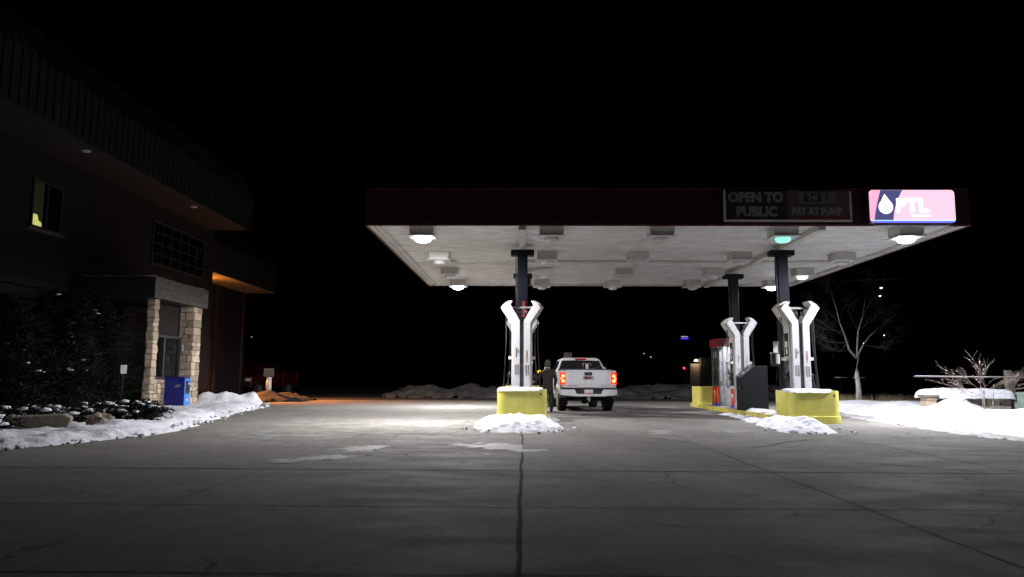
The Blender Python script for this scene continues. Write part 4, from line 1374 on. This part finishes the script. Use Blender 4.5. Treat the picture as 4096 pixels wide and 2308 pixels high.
# newspaper box
nb = thing('newspaper_box', 'blue newspaper vending box standing in snow at the stone porch', 'newspaper box', (-12.66, 26.82, .06))
q = MB(); q.prism([(-.38, .10), (.36, .10), (.36, 1.08), (.30, 1.13), (-.38, 1.13)], 0, .46, 'y'); q.build('case', M['paperblue'], nb, bevel=.015)
q = MB(); q.box(.362, .385, .01, .45, .10, 1.06); dr = q.build('door', M['paperblue_lit'], nb, bevel=.008)
q = MB(); q.box(.386, .394, .08, .38, .52, .98); q.build('window', M['screen'], dr)
q = MB(); q.box(.395, .401, .26, .33, .85, .93); q.box(.387, .393, .12, .30, .26, .34); q.build('label', M['paper'], dr)
q = MB(); q.box(.30, .40, .05, .41, 1.062, 1.10); q.build('coin_head', M['alu'], nb, bevel=.008)
q = MB(); q.box(-.34, .32, .04, .42, -.06, .098); q.build('base', M['paperblue'], nb, bevel=.01)
q = MB()
mt_ = Matrix.Translation((.12, -.003, .80)) @ Matrix.Rotation(PI / 2, 4, 'X') @ Matrix.Rotation(R(14), 4, 'Z') @ Matrix.Diagonal((1, .42, 1, 1))
q.lathe([(.12, 0), (.12, .004)], 24, mt_); q.build('side_badge', M['letter_grey'], nb)

# small notice post in the shrubs
t = thing('notice_post', 'small white notice plate on a post among the evergreens', 'sign', (-12.1, 22.3, 0), R(38))
q = MB(); q.box(-.015, .015, -.02, .01, 0, 1.3); q.build('post', M['black'], t)
q = MB(); q.box(-.085, .085, -.035, -.022, 1.28, 1.54); q.build('plate', M['white'], t, bevel=.004)

# bollard with meter box
t = thing('bollard', 'short white bollard with grey box on top by the building corner', 'bollard', (-12.65, 36.8, .35))
q = MB(); q.tube([(0, 0, 0), (0, 0, .84)], .13, 18); q.build('post', M['white'], t, smooth=True)
q = MB(); q.box(-.24, .20, -.12, .12, .86, 1.26); q.build('meter_box', M['weathered'], t, bevel=.01)

# ------------------------------------------------------------------ evergreens
def conifer(name, label, cat, x, y, h, r, seed, nb_=420, group=None, low=False, snowy=0, z0=0.):
    rnd = random.Random(seed)
    t = thing(name, label, cat, (x, y, z0), 0, group)
    tr_ = MB()
    if not low:
        tr_.tube([(0, 0, -.1), (.03, 0, h * .5), (0, .03, h * .95)], [.09, .05, .012], 8)
    cr = MB()
    sn_ = MB()
    for k in range(nb_):
        u = rnd.random()
        if low:
            zb = .02
            az = rnd.uniform(0, 2 * PI)
            el = rnd.uniform(.06, .85)
            L = r * rnd.uniform(.5, 1.08) * (1 - .35 * el)
            base_ = Vector((rnd.uniform(-.2, .2) * r, rnd.uniform(-.2, .2) * r, zb))
            dirv = Vector((math.cos(az) * math.cos(el), math.sin(az) * math.cos(el), math.sin(el) * h / r))
        else:
            u = u ** .85
            zb = h * (.02 + .96 * u)
            az = rnd.uniform(0, 2 * PI)
            L = r * (1 - u) ** .45 * rnd.uniform(.45, 1.2) * (1 + .5 * noise.noise(Vector((math.cos(az) * 1.3, math.sin(az) * 1.3, u * 3 + seed)))) + .12
            base_ = Vector((0, 0, zb))
            dirv = Vector((math.cos(az), math.sin(az), rnd.uniform(.05, .65)))
        dirv.normalize()
        end = base_ + dirv * L + Vector((0, 0, -.10 * L if not low else 0))
        tr_.tube([base_, (base_ + end) / 2 + Vector((0, 0, .03)), end], [.010, .007, .002], 3, cap=False)
        nn_ = int(10 + L * 24)
        for j in range(nn_):
            s_ = rnd.uniform(.25, 1.05)
            p_ = base_.lerp(end, s_) + Vector((rnd.gauss(0, .05), rnd.gauss(0, .05), rnd.gauss(0, .04)))
            d_ = (dirv + Vector((rnd.gauss(0, .55), rnd.gauss(0, .55), rnd.gauss(0, .45)))).normalized()
            ln = rnd.uniform(.06, .15)
            sdv = d_.cross(Vector((rnd.gauss(0, 1), rnd.gauss(0, 1), rnd.gauss(0, 1)))).normalized() * rnd.uniform(.010, .022)
            cr.add([p_ - sdv, p_ + sdv, p_ + d_ * ln + sdv * .3, p_ + d_ * ln - sdv * .3], [(0, 1, 2, 3)])
        if snowy and rnd.random() < snowy:
            p_ = base_.lerp(end, rnd.uniform(.55, 1.0))
            sn_.blob((p_.x, p_.y, p_.z + .03), rnd.uniform(.05, .12), k, 1, .5, (1.5, 1.3, .45))
    cr.build('foliage', M['needle'], t)
    tr_.build('trunk' if not low else 'stems', M['trunkm'], t)
    if snowy and sn_.v: sn_.build('snow', M['snow'], t, smooth=True)['kind'] = 'stuff'
    return t
conifer('evergreen_tree', 'tall dark evergreen directly left of the stone porch', 'tree', -13.75, 23.3, 3.9, 1.35, 3, 560, 'tall evergreens before the building', snowy=.02)
conifer('evergreen_tree', 'tall dark evergreen in the middle of the row before the building', 'tree', -13.4, 20.9, 3.6, 1.6, 5, 620, 'tall evergreens before the building', snowy=.025)
conifer('evergreen_tree', 'tall dark evergreen at the left edge of the row before the building', 'tree', -13.2, 18.0, 3.2, 1.7, 8, 600, 'tall evergreens before the building', snowy=.02)
conifer('spreading_juniper', 'low snow-dusted juniper in front of the porch pillar', 'shrub', -11.3, 20.9, .55, 1.2, 21, 260, 'low junipers along the verge', True, .5, .1)
conifer('spreading_juniper', 'low snow-dusted juniper in the middle of the verge', 'shrub', -11.6, 18.6, .65, 1.3, 23, 280, 'low junipers along the verge', True, .5, .1)
conifer('spreading_juniper', 'low snow-dusted juniper behind the flat stone slab', 'shrub', -11.5, 16.4, .6, 1.2, 25, 240, 'low junipers along the verge', True, .5, .1)
conifer('spreading_juniper', 'low snow-dusted juniper at the left edge of the photo', 'shrub', -10.9, 14.3, .5, 1.0, 27, 200, 'low junipers along the verge', True, .5, .1)
conifer('spreading_juniper', 'dark juniper just right of the porch under a snowy ledge', 'shrub', -13.2, 30.6, .9, .95, 29, 260, 'low junipers along the verge', True, 0, .1)
conifer('spreading_juniper', 'small dark juniper hugging the snow bank before the stone slab', 'shrub', -10.0, 18.9, .4, .75, 33, 170, 'low junipers along the verge', True, 0, .08)

conifer('spreading_juniper', 'juniper reaching over the snow bank nearest the porch', 'shrub', -11.2, 20.2, .62, 1.1, 41, 300, 'low junipers along the verge', True, .35, .1)
conifer('spreading_juniper', 'juniper reaching over the snow bank right of the stone slab', 'shrub', -10.0, 18.2, .60, 1.05, 43, 280, 'low junipers along the verge', True, .35, .08)
# stone slab in the bed
sl_ = MB()
sl_.prism([(-.85, .02), (.66, .05), (.74, .30), (.6, .38), (-.2, .35), (-.8, .24)], -.3, .35, 'y')
o = sl_.build('stone_slab', M['stone_grey'], bevel=.04, seg=3, loc=(-10.15, 15.3, .03))
o.rotation_euler = (0, 0, R(28))
tag(o, 'large flat grey stone slab half buried in the snow bank', 'stone slab')
rk = MB(); rk.blob((0, 0, .15), .26, 4, 3, .5, (1.1, .8, .9)); o = rk.build('rock', M['stone_grey'], smooth=False, loc=(-9.3, 16.3, .02)); tag(o, 'small rounded rock between the slab and the snow bank', 'rock')

# ------------------------------------------------------------------ bare birch
def bare_tree(name, label, x, y, z0, seed, spec, mt, mc, cat='tree'):
    rnd = random.Random(seed)
    t = thing(name, label, cat, (x, y, z0))
    tk_, br = MB(), MB()
    for k_, (pts, rs) in enumerate(spec['trunk']):
        if k_ == 0 or 'limb' not in spec: tk_.tube(pts, rs, 10)
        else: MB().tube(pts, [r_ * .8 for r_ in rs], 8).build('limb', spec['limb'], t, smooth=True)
    def grow(p_, d_, L, r_, depth, mb):
        n_ = 4
        pts = [p_]
        rs = [r_]
        q_ = p_.copy()
        dd = d_.copy()
        for k in range(n_):
            dd = (dd + Vector((rnd.gauss(0, .12), rnd.gauss(0, .12), rnd.gauss(0, .08) + spec['up']))).normalized()
            q_ = q_ + dd * L / n_
            pts.append(q_.copy())
            rs.append(max(.0025, r_ * (1 - .75 * (k + 1) / n_)))
        mb.tube(pts, [q__ * .8 for q__ in rs], 5 if depth < 2 else 3, cap=False)
        if depth >= spec['depth']: return
        for k in range(spec['kids'][depth]):
            u = rnd.uniform(.2, 1)
            i = min(n_ - 1, int(u * n_))
            pp = pts[i].lerp(pts[i + 1], u * n_ - i)
            ax = Vector((rnd.gauss(0, 1), rnd.gauss(0, 1), rnd.gauss(0, .5))).normalized()
            nd = (dd + ax * spec['spread']).normalized()
            grow(pp, nd, L * rnd.uniform(.45, .7), max(.003, r_ * .5), depth + 1, mb)
    for (p_, d_, L, r_) in spec['limbs']:
        grow(Vector(p_), Vector(d_).normalized(), L, r_, 0, br)
    tk_.build('trunk', mt, t, smooth=True)
    br.build('branches', mc, t, smooth=True)
    return t
tspec = dict(limb=mat('shaded_limb_bark', (.13, .12, .105), .85, var=.3, scale=7, bump=.4), up=.06, depth=3, kids=(7, 6, 3), spread=.85,  # limb bark darkened to paint in the weaker lamplight above the fork
    trunk=[([(0, 0, -.15), (.03, 0, .6), (-.02, 0, 1.2), (.03, 0, 1.95)], [.13, .105, .09, .08]),
           ([(.02, 0, 1.9), (-.28, .05, 2.3), (-.42, .08, 2.9), (-.62, .1, 3.5), (-.75, .1, 4.2), (-.95, .15, 5.0)], [.085, .06, .05, .04, .028, .01]),
           ([(.03, 0, 1.9), (.10, .1, 2.4), (.18, .1, 3.1), (.45, .15, 3.8), (.65, .2, 4.8)], [.075, .055, .045, .03, .01]),
           ([(.05, 0, 2.0), (.30, -.05, 2.5), (.60, -.1, 2.9), (1.05, -.1, 3.3)], [.05, .035, .025, .012])],
    limbs=[((-.42, .08, 2.9), (-.9, .1, .35), 1.3, .022), ((-.62, .1, 3.5), (-.8, -.2, .7), 1.3, .02), ((-.75, .1, 4.2), (-.3, .1, 1), 1.0, .016),
           ((-.35, .06, 2.6), (-1, .2, -.15), 1.5, .022), ((-.62, .1, 3.5), (.3, .3, 1), 1.2, .016), ((.18, .1, 3.1), (.9, .1, .6), 1.3, .022),
           ((.45, .15, 3.8), (.5, -.2, 1), 1.2, .018), ((.18, .1, 3.1), (-.5, .3, .9), 1.1, .016), ((.60, -.1, 2.9), (1, .2, .1), 1.2, .018),
           ((1.0, -.1, 3.25), (1, 0, .7), 1.0, .014), ((-.28, .05, 2.3), (-.9, -.4, -.2), 1.2, .016), ((.30, -.05, 2.5), (1, -.2, -.3), 1.1, .014),
           ((-.5, .08, 3.1), (-.9, -.3, .1), 1.4, .018), ((.65, .2, 4.6), (.4, 0, 1), .9, .012), ((-.9, .1, 4.8), (-.3, 0, 1), .7, .010)])
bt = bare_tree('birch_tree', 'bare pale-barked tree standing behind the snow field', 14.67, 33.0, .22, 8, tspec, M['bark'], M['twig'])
rnd = random.Random(6)
for k in range(8):
    q = MB()
    z = .1 + .19 * k
    a = rnd.uniform(3.3, 6.0)
    rr_ = .125 - .015 * z
    q.blob((.01 + rr_ * math.cos(a) * .92, rr_ * math.sin(a) * .92, z), .036, k, 1, .4, (1, .6, rnd.uniform(.3, .6)))
    q.build('bark_scar', M['darkgrey'], bt, smooth=True)

bspec = dict(up=.02, depth=2, kids=(7, 4), spread=.6,
    trunk=[([(0, 0, -.2), (-.06, 0, .4), (-.10, 0, .8)], [.018, .015, .012]), ([(.04, 0, -.2), (.0, 0, .35), (.04, .05, .7)], [.022, .018, .014]),
           ([(.28, .1, -.15), (.36, .1, .35), (.42, .1, .9)], [.018, .014, .009])],
    limbs=[((-.09, 0, .7), (-.75, 0, .75), 1.0, .007), ((-.06, 0, .5), (-.95, .1, .35), 1.0, .006), ((.02, 0, .6), (.1, .1, 1), 0.85, .006),
           ((.03, 0, .6), (.8, 0, .55), 1.0, .006), ((.0, 0, .45), (1, -.1, .3), 1.0, .006), ((-.05, 0, .6), (-.35, -.2, 1), 0.9, .006),
           ((.40, .1, .8), (.8, 0, .5), .8, .009), ((-.07, 0, .45), (-1, -.2, .12), 0.95, .006)])
bs = bare_tree('bare_shrub', 'bare arching shrub with dried berries before the low stone wall', 13.05, 21.4, .32, 12, bspec, M['twig2'], M['twig2'], 'shrub')
bs.scale = (.84, .84, .84)
q = MB()
rnd = random.Random(15)
vv = [ch for ch in bs.children if ch.name.startswith('branches')][0].data.vertices
for k in range(150):
    v = vv[rnd.randrange(len(vv))].co
    if v.x > .25 and rnd.random() < .8: continue
    if v.z < .4: continue
    q.blob((v.x + rnd.gauss(0, .01), v.y, v.z), rnd.uniform(.012, .026), k, 1, .4)
q.build('berries', M['berry'], bs)['kind'] = 'stuff'

# dead grass
q = MB()
rnd = random.Random(44)
for k in range(2600):
    x = rnd.uniform(12.2, 19)
    y = rnd.uniform(32.5, 36.5)
    if noise.noise(Vector((x * .9, y * .9, 2))) < -.05: continue
    h = rnd.uniform(.15, .5)
    lx, ly = rnd.gauss(0, .12), rnd.gauss(0, .1)
    w_ = rnd.uniform(.006, .012)
    z0 = .12
    q.add([(x - w_, y, z0), (x + w_, y, z0), (x + lx, y + ly, z0 + h)], [(0, 1, 2)])
tag(q.build('dead_grass', M['grass']), 'dry brown grass sticking up along the back of the snow field', 'grass', kind='stuff')

# low stone wall with snow, rail fence, cabinet
wl_ = thing('stone_wall', 'low stone garden wall buried under thick snow at right', 'wall', (14.1, 24, 0))
pillar(12.65, 13.0, 23.7, 24.1, 0, .66, 31, 'end_pillar', 'stone', wl_, (14.1, 24))
q = MB(); q.box(12.60 - 14.1, 13.05 - 14.1, -.35, .15, .665, .73); q.build('cap_stone', M['stone_grey'], wl_, bevel=.02)
pillar(13.05, 15.45, 23.95, 24.35, 0, .66, 33, 'masonry', 'stone_grey', wl_, (14.1, 24))
def snow_slab(x0, x1, y0, y1, z0, h, seed):
    nx, ny = int((x1 - x0) / .06), int((y1 - y0) / .05)
    vs, fs = [], []
    for j in range(ny + 1):
        for i in range(nx + 1):
            u, v = 2 * i / nx - 1, 2 * j / ny - 1
            q_ = max(0, 1 - abs(v) ** 4) ** .5 * max(0, 1 - abs(u) ** 14) ** .5
            x, y = x0 + (x1 - x0) * i / nx, y0 + (y1 - y0) * j / ny
            zz = z0 + h * q_ + .05 * noise.noise(Vector((x * 1.2, y * 2, seed))) + .02 * noise.noise(Vector((x * 5, y * 5, seed)))
            if q_ < .02: zz = z0 - .05 - .06 * abs(noise.noise(Vector((x * 3, 0, seed))))
            vs.append((x, y + .05 * noise.noise(Vector((x * 2, v, seed + 4))), zz))
    for j in range(ny):
        for i in range(nx):
            a_ = j * (nx + 1) + i
            fs.append((a_, a_ + 1, a_ + nx + 2, a_ + nx + 1))
    m_ = MB(); m_.add(vs, fs)
    return m_.build('snow_cover', M['snow'], smooth=True)
tag(snow_slab(12.66, 15.52, 23.74, 24.5, .68, .24, 7), 'thick rounded snow lying along the low stone wall', 'snow')

rl = thing('rail_fence', 'weathered wooden post with one long snow-topped rail behind the stone wall', 'fence', (15.7, 24.4, 0))
q = MB(); q.box(-.09, .09, -.09, .09, 0, 1.52); q.build('post', M['post'], rl, bevel=.02)
q = MB(); q.box(.10, .16, -.05, .0, .75, 1.25); q.build('brace', M['post'], rl)
q = MB(); q.tube([(.22, -.12, 1.29), (-1.0, -.12, 1.285), (-2.3, -.12, 1.30), (-3.1, -.12, 1.31)], .020, 8); q.build('rail', M['post'], rl, smooth=True)
q = MB(); q.tube([(.20, -.12, 1.312), (-1.0, -.12, 1.307), (-2.3, -.12, 1.322), (-3.05, -.12, 1.33)], .013, 6); q.build('snow_line', M['snow'], rl, smooth=True)
for (x0, x1, y, lb) in [(19.9, 23, 30, 'far snow-topped rail right of the wooden post'), (17.4, 18.1, 42, 'short far snow-topped rail between birch and pump'), (18.4, 19.1, 42, 'short far snow-topped rail nearest the birch trunk')]:
    f = thing('rail_section', lb, 'fence', (x0, y, 0), 0, 'far rail fence sections')
    L = x1 - x0
    q = MB(); q.tube([(0, 0, 1.28), (L, 0, 1.28)], .03, 6); q.build('rail', M['post'], f, smooth=True)
    q = MB(); q.tube([(0, 0, 1.315), (L, 0, 1.315)], .022, 6); q.build('snow_line', M['snow'], f, smooth=True)
    q = MB(); q.box(L / 2 - .03, L / 2 + .03, .032, .09, -.01, 1.28); q.build('post', mat('black_post', (.01, .01, .01), 1, spec=0), f)  # post kept black so only the rail shows

t = thing('utility_cabinet', 'pale green utility cabinet beside the wooden fence post', 'utility cabinet', (15.62, 23.2, .12))
q = MB(); q.box(-.32, .32, -.25, .25, 0, .62); q.build('case', M['green'], t, bevel=.015)
q = MB(); q.prism([(-.34, .622), (.34, .622), (.34, .68), (.30, .72), (-.30, .72), (-.34, .68)], -.27, .27, 'y'); q.build('lid', M['green'], t, bevel=.01)
q = MB(); q.box(-.005, .005, -.255, -.249, .04, .60); q.build('door_seam', M['darkgrey'], t)

# ------------------------------------------------------------------ far background
def hill_h(x, y):
    u = max(0, (y - 95) / 260)
    return 46 * (u * u * (3 - 2 * min(1, u)) if u < 1 else 1) * (1 + .15 * noise.noise(Vector((x * .01, y * .01, 3)))) - .02
vs, fs = [], []
NX, NY = 60, 30
for j in range(NY + 1):
    for i in range(NX + 1):
        x, y = -400 + 800 * i / NX, 90 + 500 * j / NY
        vs.append((x, y, hill_h(x, y)))
for j in range(NY):
    for i in range(NX):
        a = j * (NX + 1) + i
        fs.append((a, a + 1, a + NX + 2, a + NX + 1))
q = MB(); q.add(vs, fs); tag(q.build('hill', M['hillm'], smooth=True), kind='structure')

m_far = mat("far_lamp_white", (1, 1, 1), .4, emit=(.95, .95, .90), es=3.5)
m_far2 = mat("far_lamp_dim", (1, 1, .9), .4, emit=(.8, .85, .7), es=.8)
def far_lamp(x, y, z, r_, m, label, low=0):
    hz = hill_h(x, y) if y > 90 else 0
    t_ = thing('street_lamp', label, 'street lamp', (x, y, hz - .1), 0, 'far lamps in the darkness')
    h = max(1.0, z - hz + .1)
    q_ = MB(); q_.tube([(0, .2, 0), (0, .2, h)], .06, 8); q_.tube([(0, .2, h), (0, 0, h + .06)], .04, 6); q_.build('pole', M['darkgrey'], t_)
    q_ = MB(); q_.lathe([(r_ * .6, h - r_ * .35), (r_, h), (r_ * .5, h + r_ * .3)], 14); q_.build('lamp_head', m, t_, smooth=True)
    return t_
far_lamp(96.5, 200, 25.8, .42, m_far, 'far white lamp highest above the bare tree at right')
t = far_lamp(95.1, 198, 23.4, .36, m_far, 'far white lamp just below the highest one at right')
far_lamp(59.2, 130, 7.5, .16, m_far, 'far white lamp seen through the crown of the bare tree')
far_lamp(62.8, 130, 8.9, .15, m_far, 'far white lamp just right of the bare tree crown')
far_lamp(20.2, 125, 5.4, .14, m_far2, 'dim far lamp right of the pickup, the left of two')
far_lamp(21.3, 125, 4.8, .17, m_far2, 'dim far lamp right of the pickup, the right of two')
far_lamp(-37, 100, 6.6, .10, m_far2, 'tiny dim lamp above the red parked truck')
def post_lamp(x, y, z, r_, col, s_, label):
    t_ = thing('marker_lamp', label, 'marker lamp', (x, y, 0))
    q_ = MB(); q_.tube([(0, .1, 0), (0, .1, z)], .035, 8); q_.box(-.09, .09, .03, .12, z - .09, z + .09); q_.build('post', M['darkgrey'], t_)
    q_ = MB(); q_.lathe([(r_ * .5, -.03), (r_, 0), (r_ * .7, .04)], 16, Matrix.Translation((0, 0, z)) @ Matrix.Rotation(PI / 2, 4, 'X')); q_.build('lens', mat('marker_' + label[:5], col, .3, emit=col, es=s_), t_, smooth=True)
post_lamp(1.24, 60, 1.73, .13, (1.0, .45, .03), 5, 'amber marker lamp far behind the standing person')
post_lamp(15.03, 70, 2.19, .10, (1.0, .03, .02), 5, 'red marker lamp far off between pickup and right island')
t = thing('distant_sign', 'distant sign with a blue glowing strip under a pale line', 'sign', (21.64, 100, 0))
q = MB(); q.box(-.6, .6, .05, .3, 6.3, 7.3); q.build('cabinet', M['black'], t)
q = MB(); q.box(-.5, .5, .0, .045, 6.52, 6.66); q.build('blue_strip', sign_mat("far_blue", (.05, .04, 1.0), 2.0), t)
q = MB(); q.box(-.45, .42, .0, .045, 6.80, 6.87); q.build('pale_strip', sign_mat("far_pale", (.75, .72, .45), .9), t)
q = MB(); q.box(-.1, .1, .1, .3, -.01, 6.29); q.build('pole', M['darkgrey'], t)
t = thing('grey_sign', 'dim grey board standing behind the pickup roof', 'sign', (2.96, 50, 0))
q = MB(); q.box(-.28, .28, -.03, 0, 2.55, 2.92); q.build('board', mat("grey_board", (.30, .29, .28), .7), t)
q = MB(); q.box(-.04, .04, .002, .06, -.01, 2.9); q.build('post', M['darkgrey'], t)

sh = thing('shed', 'small distant shed with a lamp under its eave and a pale lit door', 'shed', (19, 76, 0))
q = MB(); q.box(-1.0, 3.5, 0, 4, 0, 3.3); q.build('wall', mat("shed_wall", (.13, .13, .10), .8), sh)
q = MB(); q.prism([(-1.1, 3.32), (3.7, 3.32), (3.7, 3.5), (-.2, 3.62)], -.3, 4.2, 'y'); q.build('roof', M['darkgrey'], sh)
q = MB(); q.box(-2.0, -1.01, .5, 4, 0, 2.75); q.build('lean_to', mat("pale_door", (.45, .40, .33), .7), sh)
q = MB(); q.box(-1.95, -1.05, .44, .5, .6, 2.6); q.build('door', mat("pale_door2", (.5, .42, .35), .7), sh)
q = MB(); q.lathe([(.16, 2.98), (.2, 3.05), (.10, 3.16)], 14, Matrix.Translation((-1.4, .2, 0))); q.build('lamp', mat("shed_lamp", (1, .8, .6), .3, emit=(1.0, .75, .5), es=8), sh, smooth=True)
ld = bpy.data.lights.new('shed_bulb', 'POINT')
ld.energy = 9
ld.color = (1, .75, .55)
ld.shadow_soft_size = .08
lo = bpy.data.objects.new('shed_bulb', ld)
C.objects.link(lo); lo.parent = sh; lo.location = (-1.4, -.1, 2.8)

# overhead line
t = thing('power_line', 'thin overhead cable crossing the black sky at right', 'cable', (0, 0, 0))
q = MB()
pts = []
for k in range(17):
    u = k / 16
    pts.append((14 + 42 * u, 40 - 6 * u, 6.4 + 3.2 * u - 1.6 * math.sin(PI * u) * .5))
q.tube(pts, .015, 5); q.build('cable', M['darkgrey'], t, smooth=True)

S.cycles.max_bounces = 6
S.cycles.diffuse_bounces = 4
S.cycles.glossy_bounces = 3
S.cycles.transmission_bounces = 2
S.cycles.sample_clamp_indirect = 3
